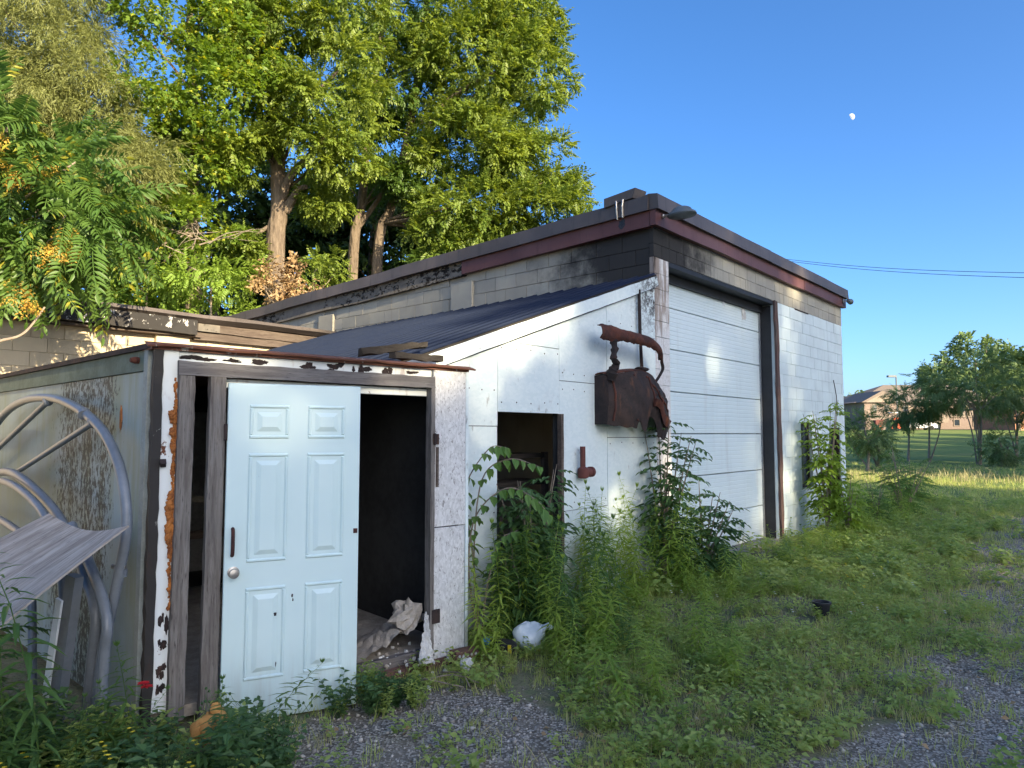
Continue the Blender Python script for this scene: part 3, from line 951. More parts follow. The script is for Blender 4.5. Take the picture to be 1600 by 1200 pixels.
# ribbed roof in three sheets
def roof_sheet(y0, y1, name="roof_sheet"):
    prof = []
    y = y0
    while y < y1 - .01:
        e = min(y + .23, y1)
        prof += [(y, 0), (y + .03, 0), (y + .045, .016), (y + .065, .016), (y + .08, 0)]
        y = e
    prof.append((y1, 0))
    m = MB(); n = len(prof)
    X0, X1 = -4.35, -.005
    for (yy, h) in prof: m.v.append((X0, yy, rz_(X0) + .02 + h - .015 * yy))
    for (yy, h) in prof: m.v.append((X1, yy, rz_(X1) + .02 + h - .015 * yy))
    for (yy, h) in prof: m.v.append((X0, yy, rz_(X0) + .014 + h - .015 * yy))
    for (yy, h) in prof: m.v.append((X1, yy, rz_(X1) + .014 + h - .015 * yy))
    for i in range(n - 1):
        m.f.append((i, n + i, n + i + 1, i + 1)); m.f.append((2 * n + i, 2 * n + i + 1, 3 * n + i + 1, 3 * n + i))
        m.f.append((i, i + 1, 2 * n + i + 1, 2 * n + i)); m.f.append((n + i, 3 * n + i, 3 * n + i + 1, n + i + 1))
    m.f.append((0, 2 * n, 3 * n, n)); m.f.append((n - 1, 2 * n - 1, 4 * n - 1, 3 * n - 1))
    return m.build(name, MAT['roof_metal'], lean)
for k in range(7): roof_sheet(-.05 + k * .95, -.05 + (k + 1) * .95 - .003)
for yy in (.12, 2.2, 4.4):
    MB().board((-4.2, yy, rz_(-4.2) - .10 - .015 * yy), (-.05, yy, rz_(-.05) - .10 - .015 * yy), .09, .04, 6, .004, (0, -1, 0), 8).build("rafter", MAT['wood_dark'], lean)
MB().board((-4.3, -.22, 2.285), (-3.72, -.14, 2.31), .05, .06, 8, .008, (0, -1, 0), 12).build("rafter_tail", MAT['wood_dark'], lean)
MB().board((-4.5, -.10, 2.30), (-3.86, -.10, 2.42), .05, .05, 8, .010, (0, -1, 0), 13).build("rafter_tail", MAT['wood_dark'], lean)
# inside: floor, shelf frame seen through the doorway
MB().box(-3.9, -.1, .2, 6.6, -.02, .03).build("floor", MAT['concrete'], lean)
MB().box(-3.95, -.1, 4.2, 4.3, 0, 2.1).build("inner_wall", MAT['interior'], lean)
sh = empty("shelf_rack"); sh.parent = lean
for (x0, x1, z0, z1) in ((-2.35, -2.28, 0, 1.5), (-1.5, -1.43, 0, 1.5)):
    MB().box(x0, x1, .55, .60, z0, z1).build("upright", MAT['wood_brown'], sh)
for zz in (.45, .8, 1.15, 1.44):
    MB().box(-2.28, -1.5, .552, .9, zz, zz + .05).build("shelf", MAT['wood_dark'], sh)

# ------------------------------------------------------------------ cream block annex behind the shed
annex = empty("cream_annex", (GX, GY, 0), GR, "low cream block annex with peeling black felt fascia behind the small shed", "building")
AY = 6.72
ab = MB(); ab.box(-11, -.05, AY + .012, AY + .2, -.2, 3.35); ab.box(-11, -10.8, AY + .2, AY + 4.2, -.2, 3.3); ab.box(-11, -.05, AY + 4.0, AY + 4.2, -.2, 3.3)
aw = ab.build("wall", MAT['mortar_cream'], annex)
acm = {}
for i in range(6):
    z = 2.0 + i * .2
    for k in range(21):
        x = -9.0 + .4 * k + (.2 if i % 2 else 0)
        if x > -.5: continue
        if 'm' not in acm: acm['m'] = block_mesh(.4, .2, MAT['block_cream'], .006)
        o = link("block", acm['m'], aw); o.location = (x, AY + rnd.uniform(-.002, .002), z)
MB().box(-3.2, -2.7, AY - .08, AY - .004, 3.02, 3.2).build("wall_pad", MAT['block_cream'], annex)
def arun(poly, x0, x1, name, mat, seed, jit=.008, n=26):
    m = MB(); k = len(poly)
    for i in range(n + 1):
        t = i / n; x = x0 + (x1 - x0) * t
        for j, (o_, z_) in enumerate(poly):
            m.v.append((x, AY - o_ + noise1(x * 2 + j, seed) * jit, z_ + noise1(x * 1.1 + j * .3, seed + 3) * jit * 1.6))
    for i in range(n):
        for j in range(k):
            m.f.append((i * k + j, (i + 1) * k + j, (i + 1) * k + (j + 1) % k, i * k + (j + 1) % k))
    m.f.append(tuple(range(k - 1, -1, -1))); m.f.append(tuple(n * k + j for j in range(k)))
    return m.build(name, mat, annex)
arun([(.02, 3.20), (.16, 3.20), (.16, 3.235), (.02, 3.235)], -11, -2.55, "eave_board", MAT['wood_brown'], 1)
arun([(.02, 3.24), (.24, 3.24), (.25, 3.46), (.16, 3.50), (.02, 3.50)], -11, -2.66, "felt_fascia", MAT['asphalt_peel'], 2, .010, 40)
arun([(.02, 3.18), (.10, 3.18), (.10, 3.30), (.02, 3.30)], -2.64, -.3, "fascia_plank", MAT['wood_brown'], 4)
arun([(.02, 3.305), (.13, 3.305), (.13, 3.44), (.02, 3.44)], -2.64, -.3, "fascia_plank", MAT['wood_brown'], 5)
arun([(-.4, 3.46), (.15, 3.446), (.27, 3.505), (.26, 3.56), (-.4, 3.56)], -11, -.02, "roof_edge", MAT['coping'], 6)
MB().box(-2.6, -2.25, AY - .145, AY - .132, 3.31, 3.43).build("pale_patch", MAT['rot_beam'], annex)
MB().add([(-11, AY + .35, 3.42), (-.05, AY + .35, 3.42), (-.05, AY + 4.2, 3.42), (-11, AY + 4.2, 3.42), (-11, AY + .35, 3.5), (-.05, AY + .35, 3.5), (-.05, AY + 4.2, 3.5), (-11, AY + 4.2, 3.5)],
         [(0, 3, 2, 1), (4, 5, 6, 7), (0, 1, 5, 4), (1, 2, 6, 5), (2, 3, 7, 6), (3, 0, 4, 7)]).build("roof", MAT['coping'], annex)

# ------------------------------------------------------------------ small shed with the hinged panel door
SX, SY, SR = -2.072, 4.107, 41.6
shed = empty("small_shed", (SX, SY, 0), SR, "small decaying shed with pale six-panel door standing ajar at its front", "shed")
W, ST = 2.26, 2.225
# corrugation-free flat roof with rusted edge
MB().box(-.03, W + .03, -.03, 3.6, ST - .035, ST).build("roof", MAT['rust_edge'], shed)
re = MB()
for i in range(25):
    x = -.06 + (W + .13) * i / 24
    j1, j2 = noise1(x * 6, 4) * .006, noise1(x * 9, 7) * .008
    re.v += [(x, -.07 + j2, ST - .012 + j1), (x, -.03, ST + .002 + j1), (x, .02, ST + .012), (x, -.062 + j2, ST - .022 + j1)]
for i in range(24):
    for k in range(4):
        re.f.append((i * 4 + k, i * 4 + 4 + k, i * 4 + 4 + (k + 1) % 4, i * 4 + (k + 1) % 4))
re.f += [(0, 1, 2, 3), (99, 98, 97, 96)]
re.build("roof_edge", MAT['rust_edge'], shed)
# front frame pieces
MB().slab(.035, .125, -.012, .03, .12, ST - .03, .004).build("white_corner_strip", MAT['peel_white'], shed)
hs = MB(); hs.slab(.127, 1.95, -.002, .03, 2.10, ST - .036, .003); hs.build("white_header_strip", MAT['peel_white'], shed)
def rust_hole(x, z, w, h, y, seed):
    # ragged corroded patch: several lobes and a run of rust below
    r = random.Random(seed); m = MB()
    for i in range(6):
        m.blob((x + r.uniform(-.5, .5) * w, y, z + r.uniform(-.4, .4) * h), .5, seed * 7 + i, .6, 11, 7, (w * r.uniform(.3, .7), .008 + .004 * i / 6, h * r.uniform(.35, .8)))
    m.build("rust_hole", MAT['rust_dark'], shed)
for k, (x, w, h) in enumerate(((.93, .09, .045), (1.14, .09, .05), (1.38, .09, .05), (1.56, .07, .045), (.64, .11, .03), (1.27, .03, .03), (.24, .16, .025), (.44, .08, .02), (1.78, .10, .02))):
    rust_hole(x, 2.155, w, h, -.003, 10 + k)
MB().board((.115, -.035, 2.088), (1.945, -.035, 2.088), .085, .042, 24, .003, (0, -1, 0), 21).build("header_board", MAT['wood_h'], shed)
MB().board((.158, -.03, .06), (.165, -.03, 2.044), .088, .045, 24, .003, (0, -1, 0), 22).build("post", MAT['wood_v'], shed)
MB().board((.338, -.03, .02), (.345, -.03, 2.044), .095, .045, 24, .003, (0, -1, 0), 23).build("post", MAT['wood_v'], shed)
MB().slab(.39, 1.915, .012, .05, 1.985, 2.04, .003).build("door_head", MAT['peel_white'], shed)
MB().board((1.93, -.02, .02), (1.93, -.02, 2.05), .035, .07, 24, .003, (0, -1, 0), 24).build("post", MAT['wood_v'], shed)
MB().slab(1.955, W, -.028, -.004, 1.0, ST - .04, .003).build("strand_panel", MAT['strand_strip'], shed)
MB().slab(1.955, W - .004, -.026, -.004, .02, .992, .003).build("strand_panel", MAT['strand_strip'], shed)
MB().slab(W + .001, W + .03, -.03, .02, .02, ST - .038, .003).build("edge_trim", MAT['white_panel'], shed)
# hinge remains on the right jamb
hg = MB(); hg.box(1.93, 1.98, -.062, -.048, 1.62, 1.70); hg.lathe([(.008, 0), (.008, .09)], (1.94, -.066, 1.615), 8); hg.build("hinge_leaf", MAT['rust_dark'], shed)
MB().box(1.975, 1.995, -.040, -.0285, 1.30, 1.60).build("scar_strip", MAT['wood_brown'], shed)
hg = MB(); hg.box(1.93, 2.0, -.062, -.048, .30, .40); hg.build("hinge_leaf", MAT['rust_dark'], shed)
# black corroded corner and foam squeezed between the strips
MB().board((.012, .0, .05), (.012, .0, ST - .02), .05, .05, 30, .005, (0, -1, 0), 31).build("corner_post", MAT['peel_black'], shed)
fm = MB(); fr_r = random.Random(88)
for i in range(64):
    z = .70 + 1.32 * i / 63
    big = 1.6 if 1.0 < z < 1.36 else (1.35 if 1.62 < z < 1.86 else .8)
    rr_ = fr_r.uniform(.008, .018) * big
    fm.blob((.114 + fr_r.uniform(-.012, .006) * big, -.014 - fr_r.uniform(0, .01), z), rr_, i, .45, 9, 7, (1, .6, fr_r.uniform(1, 1.7)))
fm.build("foam_seam", MAT['foam'], shed)
for k, (z, h) in enumerate(((.62, .10), (.50, .05), (.36, .08), (.25, .06))): rust_hole(.085, z, .04, h, -.013, 40 + k)
MB().board((.055, -.015, 1.52), (.045, -.05, 1.54), .03, .03, 4, .004, (1, 0, 0), 2).build("bolt_stub", MAT['rust_dark'], shed)
# inside: floor, boards, back and right walls
MB().box(.0, W, .1, 3.6, .02, .09).build("floor", MAT['rubble'], shed)
MB().board((.42, .06, .07), (1.93, .02, .07), .07, .06, 20, .006, (0, -1, 0), 41).build("sill", MAT['wood_h'], shed)
MB().box(.40, W, -.05, .045, -.15, .032).build("footing", MAT['brick'], shed)
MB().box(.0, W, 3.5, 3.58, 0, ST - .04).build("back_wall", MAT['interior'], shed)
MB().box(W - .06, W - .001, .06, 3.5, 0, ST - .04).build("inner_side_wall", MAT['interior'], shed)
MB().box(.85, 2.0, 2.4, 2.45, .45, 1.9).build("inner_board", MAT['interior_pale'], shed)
MB().box(.85, 2.0, 2.33, 2.39, .75, .82).build("inner_rail", MAT['wood_brown'], shed)
# left wall, slightly out of square
LW = empty("left_wall"); LW.parent = shed; LW.rotation_euler = (0, 0, R(6.4))
MB().box(.0, .03, .12, 4.2, .05, 2.07).build("wall_panel", MAT['algae'], LW)
MB().box(-.012, .03, .12, 4.2, 2.074, ST - .03).build("top_trim", MAT['green_trim'], LW)
MB().box(-.02, .03, .06, .118, .05, ST - .03).build("corner_trim", MAT['corner_trim'], LW)
MB().box(-.03, .05, -.03, 4.2, ST - .028, ST + .004).build("roof_drip_edge", MAT['rust_dark'], LW)
MB().lathe([(.018, 0), (.022, -.03), (.014, -.06)], (-.0, .22, 2.14), 10, 'x').build("pipe_stub", MAT['rust'], LW)
hb = MB(); hb.blob((-.001, .50, 1.80), .5, 5, .3, 9, 8, (.012, .045, .15)); hb.build("torn_hole", MAT['foam'], LW)
# rubble in the doorway
def heap(u, v):
    x = 1.05 + u * .98; y = .03 + v * 1.6
    d = math.hypot((x - 1.9) / .5, (y - .12) / .5)
    return (x, y, .094 + .045 * fbm(x * 6, y * 6, 4) + max(0, .22 * (1 - d)) * (1 + noise1(x * 19 + y * 7, 3) * .35))
rub = empty("rubble_heap", (SX, SY, 0), SR, "crumbled plaster and grit spilling over the sill of the shed doorway", "rubble")
MB().grid(heap, 34, 34).build("heap", MAT['rubble'], rub)
for i in range(60):
    x, y = rnd.gauss(1.72, .22), rnd.gauss(-.03, .12)
    if not 1.1 < x < 2.2: continue
    r_ = rnd.uniform(.005, .016)
    MB().blob((x, y, (.10 if y > 0 else max(.012, .075 + y * .3))), r_, i, .4, 6, 4).build("chunk", MAT['plaster' if rnd.random() < .6 else 'rubble'], rub)
m = MB(); m.sheet(lambda u, v: (1.905 - (.13 * (1 - v) ** 1.5 + .02) * (1 - u) + noise1(v * 19 + u, 2) * .008, -.035 - .09 * (1 - v) + noise1(u * 9 + v * 11, 1) * .012, .05 + .34 * v * (1 - .1 * u)), 8, 16, .012)
m.build("plaster_slab", MAT['plaster'], rub)
MB().blob((1.80, .10, .36), .10, 77, .5, 12, 9, (1, .8, 1.0)).build("clod", MAT['rubble'], rub)
# perforated brick at the right foot of the shed and loose bricks
def brick_thing(name, loc, rz, label):
    o = empty(name, loc, rz, label, "brick", "loose bricks round the shed")
    m = MB(); m.slab(-.10, .10, -.05, .05, 0, .06, .005); m.build("body", MAT['brick'], o)
    for i in range(5):
        MB().lathe([(.011, -.0505), (.011, -.054)], (-.07 + i * .035, 0, .03), 8, 'y').build("hole", MAT['plaster'], o)
    return o
brick_thing("brick", (-.36, 5.48, .02), 35, "red perforated brick at the right foot of the shed front")
brick_thing("brick", (-1.62, 3.92, -.01), 50, "dark perforated brick half hidden in weeds below the pale door")
MB_c = MB(); MB_c.blob((0, 0, 0), .045, 9, .35, 9, 7)
tag(MB_c.build("stone_lump", MAT['plaster'], None, loc=(-.33, 5.28, .03)), "pale broken concrete lump on the gravel by the shed's right foot", "stone")

# the panel door, hinged on the second post and standing ajar
door = empty("door"); door.parent = shed
door.location = (.40, -.06, 0); door.rotation_euler = (0, 0, R(-15.4))
DW, DH = .81, 2.03
DB = -.02
MB().slab(0, DW, -.022, .022, DB, DB + DH, .004).build("slab", MAT['door'], door)
def dpanel(x0, x1, z0, z1):
    m = MB()
    f0, y = -.022, -.022
    w = .022
    # raised moulding ring
    for (a, b, c, d) in ((x0, x1, z0, z0 + w), (x0, x1, z1 - w, z1), (x0, x0 + w, z0 + w, z1 - w), (x1 - w, x1, z0 + w, z1 - w)):
        m.slab(a, b, y - .009, y + .002, c, d, .0075)
    o = m.build("moulding", MAT['door'], door)
    m = MB(); g = .045; b = .028
    xa, xb, za, zb = x0 + g, x1 - g, z0 + g, z1 - g
    m.add([(xa, y - .001, za), (xb, y - .001, za), (xb, y - .001, zb), (xa, y - .001, zb),
           (xa + b, y - .013, za + b), (xb - b, y - .013, za + b), (xb - b, y - .013, zb - b), (xa + b, y - .013, zb - b)],
          [(0, 1, 5, 4), (1, 2, 6, 5), (2, 3, 7, 6), (3, 0, 4, 7), (4, 5, 6, 7)])
    m.build("raised_panel", MAT['door'], door)
for (a, b) in ((.125, .36), (.475, .71)):
    dpanel(a, b, 1.67, 1.88); dpanel(a, b, .92, 1.58); dpanel(a, b, .22, .77)
MB().tube(catmull([(.045, -.022, 1.13), (.045, -.05, 1.115), (.045, -.055, 1.05), (.045, -.05, .985), (.045, -.022, .97)], 4), .011, 8).build("handle", MAT['rust'], door, True)
kn = MB(); kn.lathe([(.034, -.022), (.034, -.028), (.014, -.032), (.014, -.05), (.026, -.056), (.030, -.07), (.026, -.08), (.008, -.083)], (.055, 0, .87), 18, 'y'); kn.build("knob", MAT['chrome'], door, True)
MB().box(.775, .80, -.030, -.0225, 1.06, 1.09).build("rust_bracket", MAT['rust'], door)
MB().box(-.018, .0, -.03, .01, 1.66, 1.76).build("hinge", MAT['rust_dark'], door)
for (x, z, w, h) in ((.40, .70, .012, .022), (.405, .675, .009, .02), (.30, .60, .02, .02), (.31, .30, .006, .03)):
    MB().blob((x, -.0345 if x < .35 else -.0222, z), .5, int(z * 100), .4, 7, 5, (w, .003, h)).build("paint_chip", MAT['black_plastic'], door)

# ------------------------------------------------------------------ rusted vehicle body part hung on the lean-to wall
wreck = frame_obj("rusted_body_shell", -.85, -.02, 1.6, "rusted vehicle cowl and windscreen frame hung on the white wall", "car part")
def wl_(x, y, z): return (x + .85, y + .02, z - 1.6)     # lean-to coordinates into the shell's frame
rail = catmull([wl_(-1.50, -.20, 2.78), wl_(-1.24, -.27, 2.765), wl_(-.97, -.30, 2.755), wl_(-.63, -.30, 2.735), wl_(-.36, -.26, 2.665), wl_(-.22, -.20, 2.55)], 8)
def rail_fn(u, v):
    x = u * (len(rail) - 1); i = min(int(x), len(rail) - 2); p = rail[i].lerp(rail[i + 1], x - i)
    h = np.interp(u, [0, .05, .16, .22, .6, .85, 1], [.07, .09, .088, .07, .065, .055, .03])
    w = (v - .5) * 2
    jag = (noise1(u * 41, 3) * .010 if v < .05 else 0) + (noise1(u * 33, 6) * .006 if v > .95 else 0)
    return (p.x, p.y - .035 * (1 - abs(w) ** 2.5) + (.03 if v > .9 else 0) + noise1(u * 17 + v * 3, 5) * .004, p.z + w * h + jag)
MB().sheet(rail_fn, 56, 10, .008).build("windscreen_rail", MAT['rust'], wreck)
MB().tube(catmull([wl_(-.20, -.20, 2.56), wl_(-.175, -.20, 2.47), wl_(-.27, -.20, 2.37), wl_(-.38, -.20, 2.28), wl_(-.42, -.2, 2.2)], 6), [.022] * 25, 8, True, .5).build("bent_strap", MAT['rust_dark'], wreck, True)
pp = catmull([wl_(-1.30, -.24, 2.70), wl_(-1.31, -.26, 2.60), wl_(-1.35, -.27, 2.50), wl_(-1.29, -.27, 2.44), wl_(-1.31, -.23, 2.37), wl_(-1.29, -.2, 2.28)], 5)
MB().tube(pp, [.042 + noise1(i * .9, 2) * .014 + (i > 18) * .02 for i in range(len(pp))], 8, True, .6).build("pillar", MAT['rust_dark'], wreck, True)
# cowl: top edge, left edge and torn lower edge of the pressed panel, bulging away from the wall
topz = lambda u: 2.33 + .09 * math.sin(min(1, u * 1.5) * math.pi * .5) - .36 * max(0, u - .42) ** 1.25 * 1.6
BU = [0, .06, .13, .2, .25, .31, .33, .36, .38, .41, .45, .47, .49, .53, .58, .63, .65, .68, .72, .78, .82, .87, .93, 1.0]
BZ = [1.80, 1.78, 1.785, 1.765, 1.775, 1.755, 1.82, 1.84, 1.75, 1.735, 1.72, 1.78, 1.87, 1.89, 1.87, 1.80, 1.68, 1.655, 1.665, 1.63, 1.645, 1.625, 1.65, 1.72]
def botz(u): return float(np.interp(u, BU, BZ))
CX0, CXW = -1.33, 1.27
def cowl(u, v):
    x = CX0 + CXW * u
    z = topz(u) * v + botz(u) * (1 - v)
    y = -.10 - .26 * math.sin(math.pi * min(1, .12 + u * .75)) * (.55 + .45 * math.sin(math.pi * (.2 + .7 * v))) + .012 * noise1(u * 9 + v * 5, 6)
    return wl_(x, y, z)
MB().sheet(cowl, 96, 14, .010).build("cowl_panel", MAT['rust_dark'], wreck, True)
def shelf_(u, v):
    a = Vector(cowl(u, 1.0))
    return (a.x, a.y + (.02 - a.y) * v * .9, a.z + .02 * math.sin(v * 3) + .012)
MB().sheet(shelf_, 30, 4, .01).build("cowl_top", MAT['rust'], wreck, True)
def side_(u, v):
    a = Vector(cowl(1.0, 1 - v)); return (a.x + .02 * math.sin(u * 3), a.y + (.02 - a.y) * u, a.z)
MB().sheet(side_, 4, 10, .01).build("cowl_side", MAT['rust_dark'], wreck, True)
def side_l(u, v):
    a = Vector(cowl(0.0, v)); return (a.x, a.y + (.02 - a.y) * u, a.z)
MB().sheet(side_l, 4, 10, .01).build("cowl_side", MAT['rust_dark'], wreck, True)
for (u0, u1, v0, v1) in ((.52, .96, .74, .62), (.52, .90, .42, .30), (.50, .52, .9, .25), (.72, .73, .72, .36), (.06, .05, .95, .1)):
    pts = []
    for i in range(9):
        t = i / 8; a = Vector(cowl(u0 + (u1 - u0) * t, v0 + (v1 - v0) * t)); a.y -= .006; pts.append(a)
    MB().tube(pts, .013, 6).build("pressed_rib", MAT['rust'], wreck)
dash = MB()
dash.sheet(lambda u, v: tuple(Vector(cowl(.50 + .38 * u, .26 + .15 * v - .03 * u)) + Vector((0, -.03 - .025 * v, 0))), 8, 2, .02); dash.build("panel_plate", MAT['rust'], wreck)
for (u, v, r_) in ((.70, .80, .03), (.78, .70, .022), (.66, .36, .03), (.72, .35, .03)):
    c = Vector(cowl(u, v)); MB().lathe([(r_, 0), (r_, -.014), (r_ * .6, -.016)], (c.x, c.y - .001, c.z), 12, 'y').build("gauge_hole", MAT['black_plastic'], wreck)
MB().blob(wl_(-.72, -.24, 2.43), .5, 3, .2, 12, 6, (.26, .1, .05)).build("scoop", MAT['rust_dark'], wreck)
for (u, v) in ((.05, .93), (.05, .5), (.05, .12), (.3, .93), (.48, .9), (.3, .15), (.9, .5), (.58, .55), (.66, .55)):
    c = Vector(cowl(u, v)); MB().lathe([(.014, .004), (.014, -.008), (.006, -.012)], (c.x, c.y, c.z), 8, 'y').build("bolt", MAT['rust'], wreck)
MB().tube([wl_(-.46, -.06, 3.4), wl_(-.45, -.06, 2.9), wl_(-.44, -.08, 2.3)], .02, 8).build("hanging_strap", MAT['rust_dark'], wreck)

# rusted pipe elbow below it
pe = frame_obj("pipe_outlet", -1.62, -.03, 1.24, "red rusted pipe elbow fixed to the white wall", "pipe")
MB().lathe([(.028, .08), (.028, .33)], (-.035, -.05, 0), 12).build("riser", MAT['rust_pipe'], pe, True)
MB().lathe([(.03, .0), (.055, .01), (.06, .05), (.055, .10), (.03, .12)], (-.03, -.05, 0), 14).build("elbow", MAT['rust_pipe'], pe, True)
MB().lathe([(.045, 0), (.048, .10), (.055, .10), (.055, .14)], (-.03, -.06, .065), 14, 'x').build("outlet", MAT['rust_pipe'], pe, True)

# ------------------------------------------------------------------ grey tubing stacked against the shed's left wall (t along the wall, o away from it)
a48 = R(48)
def lw(t, z, o):
    return Vector((SX - t * math.sin(a48) - o * math.cos(a48), SY + t * math.cos(a48) - o * math.sin(a48), z))
def tube_thing(name, pts, r_, label, cat="tube", group="grey tubes leaning on the shed wall", extra=None):
    base = lw(*pts[-1])
    o = empty(name, base, 0, label, cat, group)
    path = catmull([lw(*p) - base for p in pts], 7)
    MB().tube(path, r_, 14).build("tube", MAT['tube'], o, True)
    return o, base
o, base = tube_thing("curved_tube", [(3.9, 1.2, .12), (3.66, 1.46, .12), (2.85, 1.82, .12), (2.21, 1.95, .12), (1.52, 1.955, .12), (.93, 1.87, .12), (.47, 1.73, .12), (.19, 1.55, .12), (.06, 1.37, .12), (.01, 1.16, .12), (.05, .9, .14), (.09, .69, .16), (.13, .45, .18), (.18, .0, .2)], .029, "large grey plastic hoop arching highest against the algae-stained shed wall")
for pts in (((1.56, 1.93), (3.6, 1.38)), ((.62, 1.77), (2.35, 1.385))):
    MB().tube([lw(p[0], p[1], .12) - base for p in pts], .02, 10).build("spoke", MAT['tube'], o, True)
    MB().blob(lw(pts[0][0], pts[0][1], .12) - base, .035, 3, .1, 8, 6).build("clip", MAT['tube'], o, True)
for (t, z) in ((.06, .92), (.78, 1.83)):
    p = lw(t, z, .125) - base
    MB().tube([p + Vector((.02, -.03, -.012)), p + Vector((.0, 0, .012))] if z > 1 else [p + Vector((0, 0, -.02)), p + Vector((0, 0, .02))], .035, 14).build("coupler", MAT['tube'], o, True)
for s_ in (-1, 1):
    p = lw(.06, .96, .14) - base
    MB().lathe([(.012, 0), (.012, .02)], (p.x + s_ * .03, p.y - .01, p.z), 8, 'x').build("bolt", MAT['chrome'], o)
tube_thing("curved_tube", [(3.2, 1.3, .2), (2.4, 1.4, .2), (1.94, 1.4, .2), (1.38, 1.3, .2), (.94, 1.18, .2), (.62, 1.03, .2), (.37, .86, .2), (.19, .68, .2), (.22, .42, .2), (.3, .0, .2)], .030, "middle grey plastic hoop passing behind the warped plywood")
tube_thing("curved_tube", [(2.9, 1.24, .3), (2.49, 1.32, .3), (1.93, 1.36, .3), (1.51, 1.34, .3), (1.05, 1.26, .3), (.77, 1.16, .3), (.5, .95, .3), (.4, .6, .3), (.42, .0, .3)], .024, "lowest grey plastic hoop just above the warped plywood")
tube_thing("curved_tube", [(.6, 1.15, .22), (.27, .96, .22), (.05, .81, .22), (-.05, .66, .22), (-.02, .49, .22), (.02, .0, .22)], .028, "short bent grey tube under the plywood beside the tall hoop")
tube_thing("curved_tube", [(3.6, 1.0, .25), (2.6, 1.08, .25), (1.6, 1.02, .25), (1.3, .9, .25), (1.1, .0, .25)], .026, "grey tube running low behind the ferny leaves at the left edge")
b0 = lw(.33, .0, .35)
chan = empty("channel_rail", b0, 0, "pale grey square channel standing upright under the plywood", "rail", "grey tubes leaning on the shed wall")
m = MB(); m.board(Vector((0, 0, 0)), lw(.17, .92, .32) - b0, .085, .05, 6, .001, (-.5, -1, 0), 3); m.build("rail", MAT['tube'], chan)
m = MB(); m.board(Vector((-.03, -.03, .25)), lw(.19, .80, .35) - b0 + Vector((-.02, -.03, 0)), .05, .012, 4, .001, (-.5, -1, 0), 4); m.build("lip", MAT['bag'], chan)

# warped plywood sheets
def lerp(a, b, t): return a + (b - a) * t
A = Vector((-2.66, 4.12, 1.245)); B = Vector((-2.02, 3.78, 1.22))       # top edge, left and right
C_ = Vector((-3.2, 3.1, .66)); D_ = Vector((-2.55, 2.75, .45))
def ply(u, v):
    p = lerp(lerp(A, B, u), lerp(C_, D_, u), v)
    return tuple(p + Vector((0, 0, -.06 * math.sin(math.pi * u) * (1 - .4 * v) + .02 * math.sin(v * 4))))
pb = MB(); pb.sheet(ply, 14, 24, -.010)
pl = pb.build("plywood_sheet", MAT['plywood'])
tag(pl, "warped grey plywood sheet sloping down across the grey tubes", "board", "discarded plywood")
ct = bpy.data.objects.get("plywood_sheet")
A2 = Vector((-2.75, 3.55, .30)); B2 = Vector((-2.30, 3.35, .30)); C2 = Vector((-3.1, 2.75, .04)); D2 = Vector((-2.6, 2.5, .04))
pb = MB(); pb.sheet(lambda u, v: tuple(lerp(lerp(A2, B2, u), lerp(C2, D2, u), v) + Vector((0, 0, -.03 * math.sin(math.pi * u)))), 8, 14, -.010)
tag(pb.build("plywood_sheet", MAT['plywood']), "second weathered plywood sheet lying low at the bottom left corner", "board", "discarded plywood")

# small litter
lf = empty("foam_lump", (-1.60, 3.86, 0), 20, "orange lump of spray foam lying below the shed posts", "foam")
for i, (x, y, z, r_) in enumerate(((0, 0, .17, .055), (.05, .0, .20, .045), (-.045, .01, .15, .045), (.01, -.01, .10, .04), (.03, .0, .25, .03))):
    MB().blob((x, y, z), r_, i, .2, 12, 9).build("lobe", MAT['foam_light'], lf, True)
bag = empty("plastic_bag", (.14, 5.75, 0), 0, "white crumpled plastic bag lying in the weeds beside the shed", "bag")
MB().blob((0, 0, .10), .13, 12, .16, 18, 12, (1.0, .8, .85)).build("bag_body", MAT['bag'], bag, True)
MB().tube([(.10, -.02, .16), (.15, -.03, .20), (.17, -.03, .17)], [.03, .016, .022], 8).build("knot", MAT['bag'], bag, True)
ct = empty("crushed_bottle", (-.07, 5.62, 0), -20, "black and blue crushed plastic bottle beside the white bag", "bottle")
MB().lathe([(.02, -.10), (.05, -.09), (.055, 0), (.05, .09), (.02, .11)], (0, 0, .07), 12, 'x', (1, 1, .9)).build("body", MAT['black_plastic'], ct, True)
MB().lathe([(.03, -.16), (.045, -.15), (.045, -.10)], (0, 0, .08), 12, 'x').build("cap", MAT['blue_plastic'], ct, True)
MB().box(.06, .085, -.056, -.04, .03, .09).build("label_strip", MAT['yellow'], ct)
bx = empty("black_pot", (2.89, 6.75, 0), 20, "small black plastic pot lying in the grass", "pot")
MB().lathe([(.03, -.0), (.06, .0), (.075, .10), (.085, .10), (.085, .12), (.07, .12), (.055, .02), (.01, .02)], (0, 0, .02), 14).build("pot_body", MAT['black_plastic'], bx, True)

# ------------------------------------------------------------------ plants: prototypes
F_, HZ_ = 1109.0, 678.0
def at(px, py, Y):
    # the point Y metres ahead that lies on the line of sight through pixel (px, py)
    th = R(4.02)
    u, v = (px - 800) / F_, (600 - py) / F_
    fy, fz = math.cos(th) - math.sin(th) * v, math.sin(th) + math.cos(th) * v
    k = Y / fy
    return Vector((u * k, Y, EYE + k * fz))

